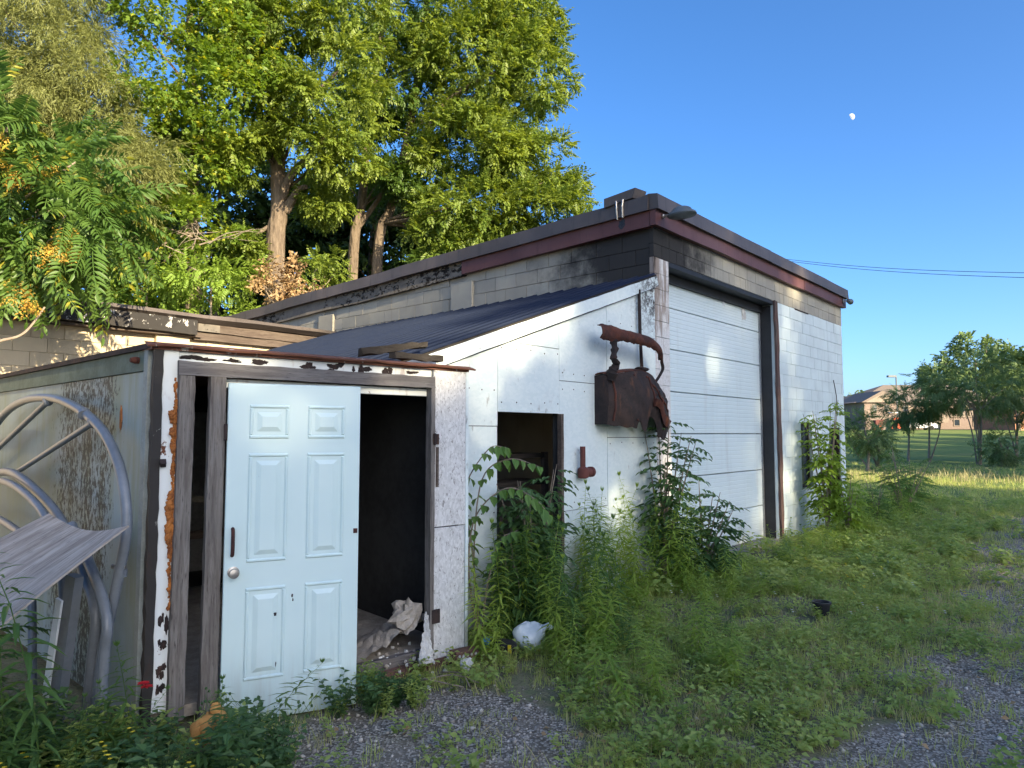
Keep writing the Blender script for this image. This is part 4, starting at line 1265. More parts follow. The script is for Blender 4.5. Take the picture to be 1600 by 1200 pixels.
def leaf4(p, d, n, L, w, fold=.25):
    # folded leaf: base, two shoulders, tip ; d direction, n face normal
    d, n = Vector(d).normalized(), Vector(n)
    n = (n - d * n.dot(d)).normalized()
    s_ = d.cross(n)
    p = Vector(p)
    V = [p, p + d * L * .45 + s_ * w * .5 + n * w * fold, p + d * L - n * L * .08, p + d * L * .45 - s_ * w * .5 + n * w * fold]
    return V, [(0, 1, 2), (0, 2, 3)]

def leaf6(p, d, n, L, w, droop=.15):
    d, n = Vector(d).normalized(), Vector(n)
    n = (n - d * n.dot(d)).normalized()
    s_ = d.cross(n); p = Vector(p)
    a, b, c = p + d * L * .28, p + d * L * .62 - n * L * droop * .35, p + d * L - n * L * droop
    h = n * w * .18
    V = [p, a + s_ * w * .46 + h, a, a - s_ * w * .46 + h, b + s_ * w * .40 + h, b, b - s_ * w * .40 + h, c]
    return V, [(0, 1, 2), (0, 2, 3), (1, 4, 5, 2), (2, 5, 6, 3), (4, 7, 5), (5, 7, 6)]

class VF:
    def __init__(s): s.V, s.F = [], []
    def add(s, V, F):
        b = len(s.V); s.V += [tuple(v) for v in V]; s.F += [tuple(i + b for i in f) for f in F]
    def stem(s, pts, r0, r1, seg=3):
        m = MB(); n = len(pts); m.tube(pts, [r0 + (r1 - r0) * i / (n - 1) for i in range(n)], seg, False)
        s.add(m.v, m.f)
    def proto(s): return Proto(s.V, s.F)
    def mesh(s, name, mat):
        me = bpy.data.meshes.new(name); me.from_pydata(s.V, [], s.F); me.materials.append(mat); me.update(); return me

def frond(pairs, L, ll, lw_, ang=58, droop=.35, seed=0, stalk=True, nice=False):
    r = random.Random(seed); o = VF()
    def ax(t): return Vector((L * t, 0, -droop * L * t * t))
    lf = leaf6 if nice else leaf4
    for i in range(pairs):
        t = .18 + .78 * i / pairs
        s_ = (.65 + .45 * math.sin(math.pi * min(1, .15 + t * .85)))
        for sg in (-1, 1):
            a = R(ang + r.uniform(-9, 9)) * sg
            tz = -.25 + r.uniform(-.2, .15) - droop * t
            d = Vector((math.cos(a), math.sin(a), tz))
            o.add(*lf(ax(t), d, (0 + r.uniform(-.2, .2), r.uniform(-.2, .2), 1), ll * s_ * r.uniform(.85, 1.1), lw_ * s_))
    o.add(*lf(ax(.96), (1, 0, -.5 - droop), (0, 0, 1), ll * .9, lw_))
    if stalk:
        n = 4
        for i in range(n):
            a, b = ax(i / n), ax((i + 1) / n); w = L * .006
            o.add([a + Vector((0, w, 0)), b + Vector((0, w * .8, 0)), b - Vector((0, w * .8, 0)), a - Vector((0, w, 0))], [(0, 1, 2, 3)])
    return o.proto()

def palm_leaf(o, p, d, n, s_):
    # lobed maple-like leaf
    d, n = Vector(d).normalized(), Vector(n); n = (n - d * n.dot(d)).normalized(); t = d.cross(n); p = Vector(p)
    out = [(0, 0), (.12, .30), (.42, .52), (.48, .22), (1.0, 0), (.48, -.22), (.42, -.52), (.12, -.30)]
    V = [p + d * a * s_ + t * b * s_ - n * (.25 * s_ * abs(b)) for a, b in out]
    o.add(V, [(0, 1, 2, 3), (0, 3, 4), (0, 4, 5), (0, 5, 6, 7)])

def maple_cluster(seed, k=7, L=.28, s_=.13):
    r = random.Random(seed); o = VF()
    for i in range(k):
        t = (i + .5) / k
        a = r.uniform(-1.3, 1.3)
        palm_leaf(o, (L * t, r.uniform(-.05, .05), -.1 * t * t + r.uniform(-.04, .04)), (math.cos(a), math.sin(a), -.45 + r.uniform(-.3, .2)), (r.uniform(-.4, .4), r.uniform(-.4, .4), 1), s_ * r.uniform(.7, 1.2))
    return o.proto()

def willow_strand(seed, n=13, L=.52):
    r = random.Random(seed); o = VF()
    for i in range(n):
        t = i / n
        p = Vector((L * t * .75, r.uniform(-.03, .03), -L * .55 * t * t))
        a = r.uniform(-1.1, 1.1)
        o.add(*leaf4(p, (math.cos(a), math.sin(a), -.5 + r.uniform(-.4, .3)), (r.uniform(-.5, .5), r.uniform(-.5, .5), 1), r.uniform(.09, .14), .019))
    return o.proto()

def sprig(seed, n=9, L=.35, ll=.13, w=.08):
    # general twig with simple leaves, for far or shaded crowns
    r = random.Random(seed); o = VF()
    for i in range(n):
        t = (i + .4) / n; a = r.uniform(.3, 1.4) * (1 if i % 2 else -1)
        o.add(*leaf4((L * t, r.uniform(-.04, .04), -.12 * L * t + r.uniform(-.05, .05)), (math.cos(a), math.sin(a), r.uniform(-.7, .1)), (r.uniform(-.5, .5), r.uniform(-.5, .5), 1), ll * r.uniform(.7, 1.2), w * r.uniform(.8, 1.1)))
    return o.proto()

PR = {
    'walnut': [frond(4 + s_ % 3, .27 + .02 * s_, .10, .050, 58, .15, s_, False) for s_ in range(6)],
    'heaven': [frond(11, .78, .17, .05, 66, .42, 20 + s_, True, True) for s_ in range(5)],
    'maple': [maple_cluster(40 + s_, 8, .26, .105) for s_ in range(5)],
    'willow': [willow_strand(50 + s_) for s_ in range(5)],
    'sprig': [sprig(60 + s_) for s_ in range(5)],
    'bigsprig': [sprig(70 + s_, 8, .7, .30, .19) for s_ in range(5)],
    'farsprig': [sprig(80 + s_, 7, 1.2, .62, .42) for s_ in range(4)],
    'seed': [sprig(90 + s_, 22, .22, .045, .018) for s_ in range(3)],
    'dry': [sprig(95 + s_, 7, .3, .10, .06) for s_ in range(3)],
    'sumac': [frond(5, .28, .09, .044, 60, .25, 100 + s_, False) for s_ in range(4)],
}

def orient(rng, D, droop=.25, spread=.85):
    # axes for twigs that grow along D, leaf face up
    n = len(D)
    d = D + rng.normal(0, spread, (n, 3)); d[:, 2] -= droop
    d /= np.linalg.norm(d, axis=1)[:, None] + 1e-9
    up = np.tile(np.array([0, 0, 1.0]), (n, 1)) + rng.normal(0, .35, (n, 3))
    y = np.cross(up, d); y /= np.linalg.norm(y, axis=1)[:, None] + 1e-9
    z = np.cross(d, y)
    return np.stack([d, y, z], 2)

def clump_centres(rng, ells):
    C, Rr, O = [], [], []
    for (c, rad, n, cr) in ells:
        d = rng.normal(0, 1, (n, 3)); d /= np.linalg.norm(d, axis=1)[:, None]
        r = rng.uniform(.25, 1.0, n) ** .5
        C.append(np.array(c) + d * r[:, None] * np.array(rad))
        Rr.append(rng.uniform(.65, 1.25, n) * cr)
        O.append(d)
    return np.concatenate(C), np.concatenate(Rr), np.concatenate(O)

def crown_np(rng, C, Rr, O, protos, per, smin=.65, smax=1.25, droop=.15, flat=.6):
    nC = len(C)
    N = nC * per
    idx = np.repeat(np.arange(nC), per)
    d = rng.normal(0, 1, (N, 3)) + O[idx] * .5
    d /= np.linalg.norm(d, axis=1)[:, None]
    r = Rr[idx] * rng.uniform(.1, 1.0, N) ** .5
    P = C[idx] + d * r[:, None] * np.array([1, 1, flat])
    M = orient(rng, d * .9 + O[idx] * .4, droop) * rng.uniform(smin, smax, N)[:, None, None]
    return scatter(protos, rng.integers(0, len(protos), N), M, P)

def limb_path(a, b, rng, n=7, sag=.12):
    a, b = Vector(a), Vector(b); L = (b - a).length
    off = Vector((rng.normal(0, .08) * L, rng.normal(0, .08) * L, rng.normal(.02, .05) * L))
    return [a.lerp(b, t) + off * math.sin(math.pi * t) + Vector((rng.normal(0, .012) * L, rng.normal(0, .012) * L, 0)) * (0 < t < 1) for t in np.linspace(0, 1, n)]

def tree(name, label, base, trunk, r0, r1, ells, protos, per, mat, seed, group=None, cat="tree", nlimb=10, smin=.6, smax=1.25, droop=.12, bark='bark', limb_r=.26, extra_limbs=(), flat=.58):
    rng = np.random.default_rng(seed)
    b = Vector(base)
    o = empty(name, b, 0, label, cat, group)
    path = catmull([Vector(p) - b for p in trunk], 5)
    n = len(path)
    MB().tube(path, [r0 + (r1 - r0) * (i / (n - 1)) + (r0 * .35 * max(0, 1 - i / 3)) for i in range(n)], 12).build("trunk", MAT[bark], o, True)
    C, Rr, O = clump_centres(rng, ells)
    V_, S_, L_ = crown_np(rng, C, Rr, O, PR[protos], per, smin, smax, droop, flat)
    V_ -= np.array(b)
    link("crown", np_mesh("crown", V_, S_, L_, MAT[mat]), o)
    pick = rng.choice(len(C), min(nlimb, len(C)), replace=False)
    for q in pick:
        c = Vector(C[q]) - b
        # leave the trunk below the clump
        cand = [(abs((c.z - p.z) - (c - p).to_2d().length * .8), i) for i, p in enumerate(path) if i > n * .25]
        i = min(cand)[1]; p = path[i]
        rr = (r0 + (r1 - r0) * i / (n - 1)) * limb_r
        lp = limb_path(p, c, rng)
        MB().tube(lp, [rr * (1 - .85 * k / 6) + .006 for k in range(7)], 7).build("limb", MAT[bark], o, True)
    for (pts, ra, rb) in extra_limbs:
        pth = catmull([Vector(p) - b for p in pts], 5); k = len(pth)
        MB().tube(pth, [ra + (rb - ra) * i / (k - 1) for i in range(k)], 9).build("limb", MAT[bark], o, True)
    return o

# ------------------------------------------------------------------ trees behind the buildings
G0 = lambda X, Y: (X, Y, gzf(X, Y))
pY = lambda px, Y: (px - 800) / F_ * Y
# big tree with the sunlit forked trunk
tb = G0(pY(432, 18), 18)
tree("walnut_tree", "large walnut tree with a thick sunlit forked trunk in the centre left", tb,
     [tb, at(430, 400, 18), at(436, 330, 18), at(432, 220, 18.1), at(425, 120, 18.2), at(430, 0, 18.3), at(440, -80, 18.3)], .27, .10,
     [(at(505, 150, 17.3), (1.5, 1.2, 1.6), 26, .62), (at(520, 240, 17.4), (1.2, 1.0, .8), 14, .55), (at(455, 40, 17.5), (1.6, 1.2, 1.2), 18, .6), (at(545, 30, 17.6), (1.2, 1.2, 1.2), 14, .6), (at(470, -60, 18), (2.2, 1.8, 1.2), 18, .7), (at(375, 235, 17.3), (.7, .8, .6), 10, .42), (at(510, 325, 18.4), (.7, .7, .35), 7, .36), (at(375, 385, 17.2), (.45, .6, .4), 6, .34), (at(380, 90, 17.6), (1.0, 1.0, 1.2), 14, .5)],
     'walnut', 58, 'walnut', 1, "tall trees behind the garage", nlimb=12,
     extra_limbs=[([at(436, 320, 18), at(455, 275, 17.8), at(492, 235, 17.4), at(520, 180, 17.2)], .15, .05), ([at(446, 330, 18), at(466, 298, 17.8), at(478, 292, 17.6)], .13, .06),
                  ([at(430, 220, 18.1), at(460, 190, 17.8), at(500, 140, 17.5), at(530, 110, 17.2)], .12, .03)])
# two slim trunks and the broad right-hand crown
for (px0, px1, px2, lab, sd) in ((552, 565, 575, "slim walnut tree with a straight pale trunk left of the broad crown", 2), (590, 612, 640, "tall walnut tree whose broad crown fills the sky above the garage roof", 3)):
    b = G0(pY(px0 - 8, 20), 20)
    if sd == 2:
        ells = [(at(600, 120, 20), (1.7, 1.3, 1.8), 26, .65), (at(575, 200, 20.6), (1.1, 1.0, .7), 12, .5), (at(545, 290, 21), (1.0, .8, .6), 10, .45), (at(640, 270, 19.6), (.9, .8, .9), 14, .45), (at(640, 0, 20), (2.0, 1.6, 1.3), 22, .7)]
    else:
        ells = [(at(745, 95, 19.5), (1.7, 1.5, 1.7), 44, .62), (at(830, 130, 19.6), (.95, 1.1, 1.7), 24, .5), (at(800, 20, 19.8), (1.3, 1.4, 1.2), 24, .6), (at(730, 230, 19.3), (1.6, 1.3, 1.1), 34, .55),
                (at(820, 260, 19.4), (1.15, 1.1, .85), 22, .5), (at(760, 330, 19.0), (1.75, 1.1, .8), 34, .5), (at(855, 335, 19.0), (.9, .9, .6), 14, .42), (at(690, 385, 18.8), (.75, .8, .45), 10, .42),
                (at(905, 300, 19.3), (.22, .3, .4), 4, .32), (at(700, -60, 20), (3.0, 2.0, 1.2), 34, .75), (at(665, 160, 20.5), (1.0, 1.2, 2.2), 18, .6)]
    tree("walnut_tree", lab, b, [b, at(px0, 400, 20), at(px1, 320, 20), at(px2, 200, 20.1), at(px2 + 20, 60, 20.2), at(px2 + 30, -40, 20.2)], .17, .07,
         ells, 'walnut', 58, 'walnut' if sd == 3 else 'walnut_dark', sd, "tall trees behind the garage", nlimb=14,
         extra_limbs=[([at(px0 + 4, 360, 20), at(px0 + 40, 310, 19.8), at(px0 + 60, 270, 19.6)], .09, .04)] if sd == 2 else [([at(625, 270, 20), at(690, 170, 19.6), at(740, 130, 19.3), at(780, 110, 19.2)], .12, .04), ([at(607, 345, 20), at(640, 350, 19.8), at(655, 385, 19.6)], .06, .02)])
# yellow-green maple
b = G0(pY(300, 17.6), 17.6)
tree("maple_tree", "yellow-green maple with bright seed clusters between the willow and the big trunk", b,
     [b, at(302, 420, 17.6), at(300, 330, 17.6), at(304, 200, 17.7), at(296, 60, 17.8), at(300, -40, 17.8)], .20, .06,
     [(at(300, 110, 16.8), (2.0, 1.4, 1.7), 40, .5), (at(360, 180, 16.6), (1.0, 1.0, 1.1), 20, .45), (at(280, 240, 16.8), (1.3, 1.0, 1.1), 20, .45), (at(270, 0, 17.2), (1.8, 1.4, 1.4), 26, .5), (at(380, 40, 17.4), (1.2, 1.2, 1.2), 16, .5), (at(290, 350, 16.4), (1.1, .8, .7), 12, .36)],
     'maple', 34, 'maple', 4, "tall trees behind the garage", nlimb=16, limb_r=.35)
tw = bpy.data.objects["maple_tree"]; r = random.Random(14); mb_ = Vector(tw.location)
m = MB()
for i in range(26):
    p0 = at(r.uniform(190, 330), r.uniform(340, 440), 16.0) - mb_
    p1 = p0 + Vector((r.uniform(-.9, 1.2), r.uniform(-.3, .2), r.uniform(-.25, .55)))
    m.tube(limb_path(p0, p1, np.random.default_rng(i), 6), [.016, .014, .011, .009, .006, .003], 5)
    m.tube(limb_path(p0.lerp(p1, .5), p0.lerp(p1, .9) + Vector((r.uniform(-.3, .3), 0, r.uniform(-.3, .3))), np.random.default_rng(i + 50), 4), [.008, .006, .005, .003], 4)
m.build("dead_twigs", MAT['twig'], tw)
# willow
b = G0(pY(95, 16.5), 16.5)
tree("willow_tree", "olive willow with fine narrow leaves at the upper left", b,
     [b, at(95, 380, 16.5), at(100, 250, 16.5), at(90, 100, 16.6), at(80, 20, 16.6)], .16, .05,
     [(at(115, 160, 15.6), (1.5, 1.2, 1.6), 64, .5), (at(190, 270, 15.2), (1.0, .9, 1.1), 30, .42), (at(50, 60, 16), (1.8, 1.3, 1.2), 46, .5), (at(30, 190, 15.8), (1.2, 1.0, 1.2), 34, .45), (at(60, -40, 16.2), (1.8, 1.2, .8), 18, .6)],
     'willow', 62, 'willow', 5, "tall trees behind the garage", nlimb=12, droop=.6, limb_r=.3)
# tree of heaven close to the annex, fronds hanging over its eave
b = G0(-6.75, 8.0)
th = tree("tree_of_heaven", "tree of heaven with long fronds and orange seeds hanging over the annex eave", b,
     [b, (-6.7, 8.0, 1.6), (-6.5, 8.0, 3.2), (-6.2, 8.05, 4.4), (-5.9, 8.1, 5.3)], .09, .03,
     [(at(40, 300, 8.1), (.75, .6, .85), 15, .32), (at(110, 270, 8.3), (.5, .5, .55), 7, .30), (at(85, 372, 8.0), (.6, .5, .26), 8, .24), (at(-20, 200, 8.3), (.7, .6, .7), 8, .34), (at(5, 395, 7.8), (.4, .4, .2), 4, .2), (at(150, 335, 8.4), (.35, .4, .28), 4, .22)],
     'heaven', 9, 'heaven', 6, None, nlimb=9, smin=.65, smax=1.05, droop=.35, bark='twig', limb_r=.5)
rng = np.random.default_rng(66)
sc_ = [(at(50, 265, 7.7), (.2, .2, .10), 3, .10), (at(92, 382, 7.6), (.2, .2, .06), 2, .08), (at(10, 212, 7.7), (.1, .15, .06), 1, .09), (at(25, 470, 7.4), (.1, .1, .05), 1, .07)]
C, Rr, O = clump_centres(rng, sc_)
V_, S_, L_ = crown_np(rng, C, Rr, O, PR['seed'], 16, .6, 1.0, .5)
link("seed_cluster", np_mesh("seed_cluster", V_ - np.array(b), S_, L_, MAT['seed']), th)
MB().tube([Vector(p) - Vector(b) for p in catmull([at(-30, 545, 7.4), at(0, 533, 7.4), at(30, 525, 7.45), at(48, 510, 7.5), at(70, 480, 7.6)], 5)], [.018 - .0004 * i for i in range(21)], 6).build("limb", MAT['twig'], th, True)
# understorey along the back of the buildings
for (px, py, Y, rx, rz2, n, mt, lab, sd, pr, per) in (
        (230, 420, 16.4, 1.0, .7, 16, 'maple', "bright bush just above the annex roof left of the dead shrub", 11, 'sumac', 34),
        (330, 435, 16.2, .9, .5, 13, 'shrub_lit', "light green bush above the annex roof at the foot of the big trunk", 12, 'sumac', 34),
        (490, 420, 18.6, .6, .45, 8, 'walnut', "leafy bush at the right of the big forked trunk", 13, 'sumac', 34),
        (150, 440, 15.8, .9, .6, 12, 'heaven', "green bush behind the black felt fascia", 14, 'sumac', 34),
        (690, 415, 18.6, .8, .35, 8, 'walnut_dark', "low bush peeping over the garage roof under the broad crown", 15, 'sumac', 34)):
    c = at(px, py, Y); b = G0(c.x, Y)
    tree("understorey_bush", lab, b, [b, (c.x + .05, Y, c.z * .5), (c.x, Y, c.z - .1)], .06, .02, [(c, (rx, .8, rz2), n, .4), ((c.x, Y + .2, c.z - 1.1), (rx * .9, .7, .8), n // 2, .45)], pr, per, mt, sd, "bushes along the back of the buildings", "bush", 5, bark='twig')
# dead shrub with dry leaves
c = at(432, 440, 16.6); b = G0(c.x, 16.6)
ds = tree("dead_shrub", "dead shrub with tan dry leaves below the forked trunk", b, [b, (c.x, 16.6, 2.5), (c.x, 16.6, c.z)], .05, .015,
     [(c, (.5, .5, .5), 11, .22), (at(478, 440, 16.5), (.4, .4, .3), 6, .22)], 'dry', 13, 'dry', 17, None, "shrub", 16, bark='twig', limb_r=.5)
# dark wood behind, with sky between the leaves
k = 0
for (px, Y, rx, z0, z1, n) in ((40, 27, 3.4, 3, 14, 44), (170, 30, 3.6, 3, 13, 40), (330, 27, 3.2, 3, 14, 50), (470, 29, 3.2, 3, 12, 46), (575, 27, 2.6, 4, 12, 38), (665, 30, 3.0, 3.5, 11, 30), (740, 27, 2.4, 3.5, 10, 24)):
    X = pY(px, Y); b = G0(X, Y); zc = (z0 + z1) / 2
    tree("forest_tree", ["shaded tree in the wood behind the willow at far left", "shaded tree in the wood between willow and maple", "shaded tree in the wood behind the maple", "shaded tree in the wood behind the forked trunk", "shaded tree in the wood behind the two slim trunks",
                         "shaded tree in the wood seen low under the broad crown", "shaded tree in the wood behind the right part of the broad crown"][k], b,
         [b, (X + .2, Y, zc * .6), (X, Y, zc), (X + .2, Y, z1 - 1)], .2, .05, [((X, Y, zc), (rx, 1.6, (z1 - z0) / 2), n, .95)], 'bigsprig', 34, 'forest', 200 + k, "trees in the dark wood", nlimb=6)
    k += 1

# ------------------------------------------------------------------ trees behind the viewer whose shade covers the yard
az = R(SUN_AZ)
def pq(p, q):       # p across the sunlight, q toward the sun
    return (-math.cos(az) * p + math.sin(az) * q, math.sin(az) * p + math.cos(az) * q)
k = 0
shade = [(-5.5, 38, 18.6, 2.6), (-2.0, 40, 19.2, 2.6), (1.4, 38, 18.8, 2.6), (4.6, 40, 20.0, 2.4), (7.6, 38, 23.5, 2.8), (11.2, 40, 24.5, 3.0), (14.8, 38, 24.0, 3.0), (18.6, 40, 23.5, 3.0), (22.4, 38, 22.5, 3.0),
         (36, 8, 13, 3.2), (44, 8, 14, 3.4), (52, 9, 14, 3.6), (60, 8, 14.5, 3.6), (68, 9, 15, 3.8), (76, 8, 16, 3.8), (84, 9, 17, 4.0), (93, 8, 18, 4.2)]
# three trees are grown, the others are copies of them, turned and stretched
grown = {}
def copy_tree(o, name):
    c = o.copy(); COL.objects.link(c)
    for ch in o.children:
        d = ch.copy(); COL.objects.link(d); d.parent = c
    return c
for (p, q, h, rr) in shade:
    X, Y = pq(p, q)
    kind = 0 if p < 6 else (1 if p < 30 else 2)
    if kind not in grown:
        grown[kind] = (tree("shade_tree", "leafy tree standing behind the viewer that shades the yard", (X, Y, 0.0), [(X, Y, 0), (X + .1, Y, h * .35), (X, Y, h * .6), (X + .1, Y, h - .8)], .2, .06,
             [((X, Y, h * .50), (rr, rr, h * .49), int((57, 36, 42)[kind] * rr), .95)], 'bigsprig', 26, 'forest', 352 + kind, "trees that shade the yard", nlimb=5, smin=.9, smax=1.5), h, rr)
        continue
    src, h0, r0_ = grown[kind]
    c = copy_tree(src, "shade_tree")
    c.location = (X, Y, 0.0); c.rotation_euler = (0, 0, p * 2.39); c.scale = (rr / r0_, rr / r0_, h / h0)

# ------------------------------------------------------------------ weeds and grass in the yard
def goldenrod(seed, h=1.0, nl=70, ll=.11, w=.016, tip=True, lean=.06):
    r = random.Random(seed); o = VF()
    bx, by = r.uniform(-lean, lean), r.uniform(-lean, lean)
    ax = lambda t: Vector((bx * t * t * h * 2, by * t * t * h * 2, h * t))
    o.stem([ax(t) for t in (0, .25, .5, .75, 1)], .0045 * (.6 + h * .4), .0015)
    for i in range(nl):
        t = .08 + .92 * (i / nl)
        a = i * 2.4 + r.uniform(-.4, .4)
        s_ = (.75 + .5 * math.sin(math.pi * t)) * (1 if t < .8 else max(.35, 1 - (t - .8) * 3.2)) * r.uniform(.8, 1.15)
        up = -.35 + .75 * t + r.uniform(-.25, .25)
        d = Vector((math.cos(a), math.sin(a), up))
        V_, F = leaf6(ax(t), d, (r.uniform(-.3, .3), r.uniform(-.3, .3), 1), ll * s_, w * s_, .35)
        o.add(V_, F)
    if tip:
        for i in range(8):
            a = i * 2.4; o.add(*leaf4(ax(1.0), (math.cos(a) * .5, math.sin(a) * .5, 1), (math.cos(a), math.sin(a), .2), ll * .45, w * .7))
    return o

def bushy(seed, h=.5, stems=5, nl=18, ll=.05, w=.03, spread=.5, bare=False):
    # low branching herb with oval leaves
    r = random.Random(seed); o = VF()
    for s_ in range(stems):
        a = r.uniform(0, 6.28); sp = r.uniform(.2, 1) * spread * h; hh = h * r.uniform(.65, 1)
        ax = lambda t: Vector((math.cos(a) * sp * t, math.sin(a) * sp * t, hh * (t ** .85)))
        if not bare: o.stem([ax(0), ax(.5), ax(1)], .003, .001)
        for i in range(nl):
            t = .15 + .85 * i / nl; b = i * 2.4 + r.uniform(-.5, .5)
            o.add(*leaf4(ax(t), (math.cos(b), math.sin(b), r.uniform(-.3, .5)), (r.uniform(-.4, .4), r.uniform(-.4, .4), 1), ll * r.uniform(.7, 1.2), w * r.uniform(.7, 1.1)))
    return o

def sapling(seed, h, nst, fr_protos, nf, fs, spread=.35, bend=.0):
    # several woody stems carrying compound fronds ; returns stems VF and leaf VF
    r = random.Random(seed); st, lf = VF(), VF()
    for s_ in range(nst):
        a = r.uniform(0, 6.28) if nst > 1 else r.uniform(0, 6.28); hh = h * r.uniform(.6, 1) if s_ else h
        sp = spread * h * r.uniform(.25, 1)
        ax = lambda t: Vector((math.cos(a) * sp * t ** 1.3, math.sin(a) * sp * t ** 1.3, hh * t - bend * hh * t * t * .3))
        st.stem([ax(t) for t in (0, .3, .6, .85, 1)], .012 * h ** .5, .003, 5)
        for i in range(nf):
            t = .22 + .78 * i / nf; b = i * 2.4 + r.uniform(-.6, .6)
            pr = fr_protos[r.randrange(len(fr_protos))]
            d = Vector((math.cos(b), math.sin(b), r.uniform(-.05, .55))).normalized()
            y = Vector((0, 0, 1)).cross(d).normalized(); z = d.cross(y)
            M = Matrix((d, y, z)).transposed()
            sc = fs * r.uniform(.7, 1.15) * (1 - .35 * t)
            b0 = len(lf.V); c = ax(t)
            lf.V += [tuple(M @ Vector(v) * sc + c) for v in pr.V]
            k = 0
            for n_ in pr.sizes: lf.F.append(tuple(int(x) + b0 for x in pr.loops[k:k + n_])); k += n_
    return st, lf

def plant(name, loc, label, group, cat, leaf_mesh, stem_mesh=None, rz=0, s=1.0, extra=()):
    o = empty(name, (loc[0], loc[1], gzf(loc[0], loc[1]) - .01), rz, label, cat, group)
    o.scale = (s, s, s)
    link("foliage", leaf_mesh, o)
    if stem_mesh: link("stem", stem_mesh, o)
    for nm, me in extra: link(nm, me, o)
    return o

def gl(x, y):      # garage frame to the yard
    a = R(GR); return (GX + x * math.cos(a) - y * math.sin(a), GY + x * math.sin(a) + y * math.cos(a))

# saplings and shrubs by the walls
FR = {'ash': [frond(3, .30, .125, .060, 55, .45, 400 + s_, True, True) for s_ in range(4)],
      'sumac': [frond(8, .42, .10, .030, 62, .45, 410 + s_, True, True) for s_ in range(4)],
      'alt': [frond(6, .50, .085, .048, 60, .5, 420 + s_, True, True) for s_ in range(4)]}
def shrub(name, loc, h, nst, fr_, nf, fs, spread, mat, label, group, seed, cat="shrub", bend=0.0):
    st, lf = sapling(seed, h, nst, FR[fr_], nf, fs, spread, bend)
    return plant(name, loc, label, group, cat, lf.mesh("foliage", MAT[mat]), st.mesh("stem", MAT['twig']))
GS = "shrubs growing along the white walls"
shrub("ash_sapling", (.20, 6.5), 1.45, 10, 'ash', 19, 1.05, .26, 'shrub_dark', "dense dark leafy shrub filling the lean-to doorway", GS, 1)
shrub("ash_sapling", (.10, 6.25), .9, 7, 'ash', 13, .95, .35, 'shrub_dark', "low dark leafy shrub at the foot of the doorway shrub", GS, 2)
# arching sapling with alternate leaves beside the shed
st, lf = VF(), VF()
r = random.Random(5)
for (pts) in ([(-.28, 6.10, 0), (-.32, 6.05, .7), (-.25, 6.0, 1.35), (-.02, 5.98, 1.52), (.22, 5.98, 1.46)],
              [(-.28, 6.1, 0), (-.36, 6.0, .6), (-.3, 5.95, 1.05), (-.05, 5.93, 1.28), (.18, 5.92, 1.20), (.32, 5.9, 1.05)],
              [(-.26, 6.1, 0), (-.34, 6.05, .8), (-.40, 6.0, 1.25), (-.2, 5.95, 1.6), (-.05, 5.93, 1.62)],
              [(-.26, 6.1, 0), (-.2, 5.95, .5), (-.1, 5.9, .85), (.05, 5.85, .95)]):
    path = catmull([Vector(p) for p in pts], 7)
    path = [p - Vector((-.28, 6.1, 0)) for p in path]
    st.stem(path, .009, .003, 5)
    for i, p in enumerate(path[6:]):
        if i % 2: continue
        for q in range(2):
            d = (path[min(i + 7, len(path) - 1)] - path[i + 5]).normalized()
            s_ = d.cross(Vector((0, 0, 1))).normalized() * (1 if q else -1)
            lf.add(*leaf6(p, d * .35 + s_ + Vector((0, 0, -.75 + r.uniform(-.3, .2))), (s_.x * .6 + r.uniform(-.3, .3), r.uniform(-.3, .3), .8), r.uniform(.09, .15), r.uniform(.05, .08), .2))
plant("arching_sapling", (-.28, 6.1), "arching sapling with rows of oval leaves between shed and doorway", GS, "shrub", lf.mesh("foliage", MAT['shrub']), st.mesh("stem", MAT['twig']))
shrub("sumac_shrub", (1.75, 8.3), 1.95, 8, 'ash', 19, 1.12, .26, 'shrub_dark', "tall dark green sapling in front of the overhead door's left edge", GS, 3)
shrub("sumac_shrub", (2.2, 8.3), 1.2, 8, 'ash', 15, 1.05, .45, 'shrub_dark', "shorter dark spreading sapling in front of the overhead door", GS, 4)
shrub("boxelder_sapling", (5.35, 12.15), 2.35, 9, 'ash', 21, 1.25, .15, 'shrub_lit', "light green sapling covering the window at the garage's far end", GS, 6)
shrub("boxelder_sapling", (5.6, 12.0), 1.2, 5, 'ash', 12, 1.1, .3, 'shrub_lit', "low light green shoots at the foot of the far sapling", GS, 7)
shrub("corner_bush", (8.0, 14.6), 1.5, 9, 'sumac', 12, 1.1, .4, 'shrub', "green bush at the garage's far right corner", GS, 8, "bush")
shrub("corner_bush", (6.9, 13.6), .95, 9, 'sumac', 10, .9, .35, 'shrub', "low bush in front of the far doorway", GS, 9, "bush")
shrub("sumac_seedling", (-2.75, 3.95), 1.28, 3, 'sumac', 8, .9, .3, 'shrub_dark', "ferny sumac seedling behind the plywood at the left edge", None, 10)
shrub("corner_bush", (9.6, 17.2), 1.3, 8, 'sumac', 10, 1.1, .5, 'shrub', "loose bush in the grass beyond the garage corner", GS, 12, "bush")

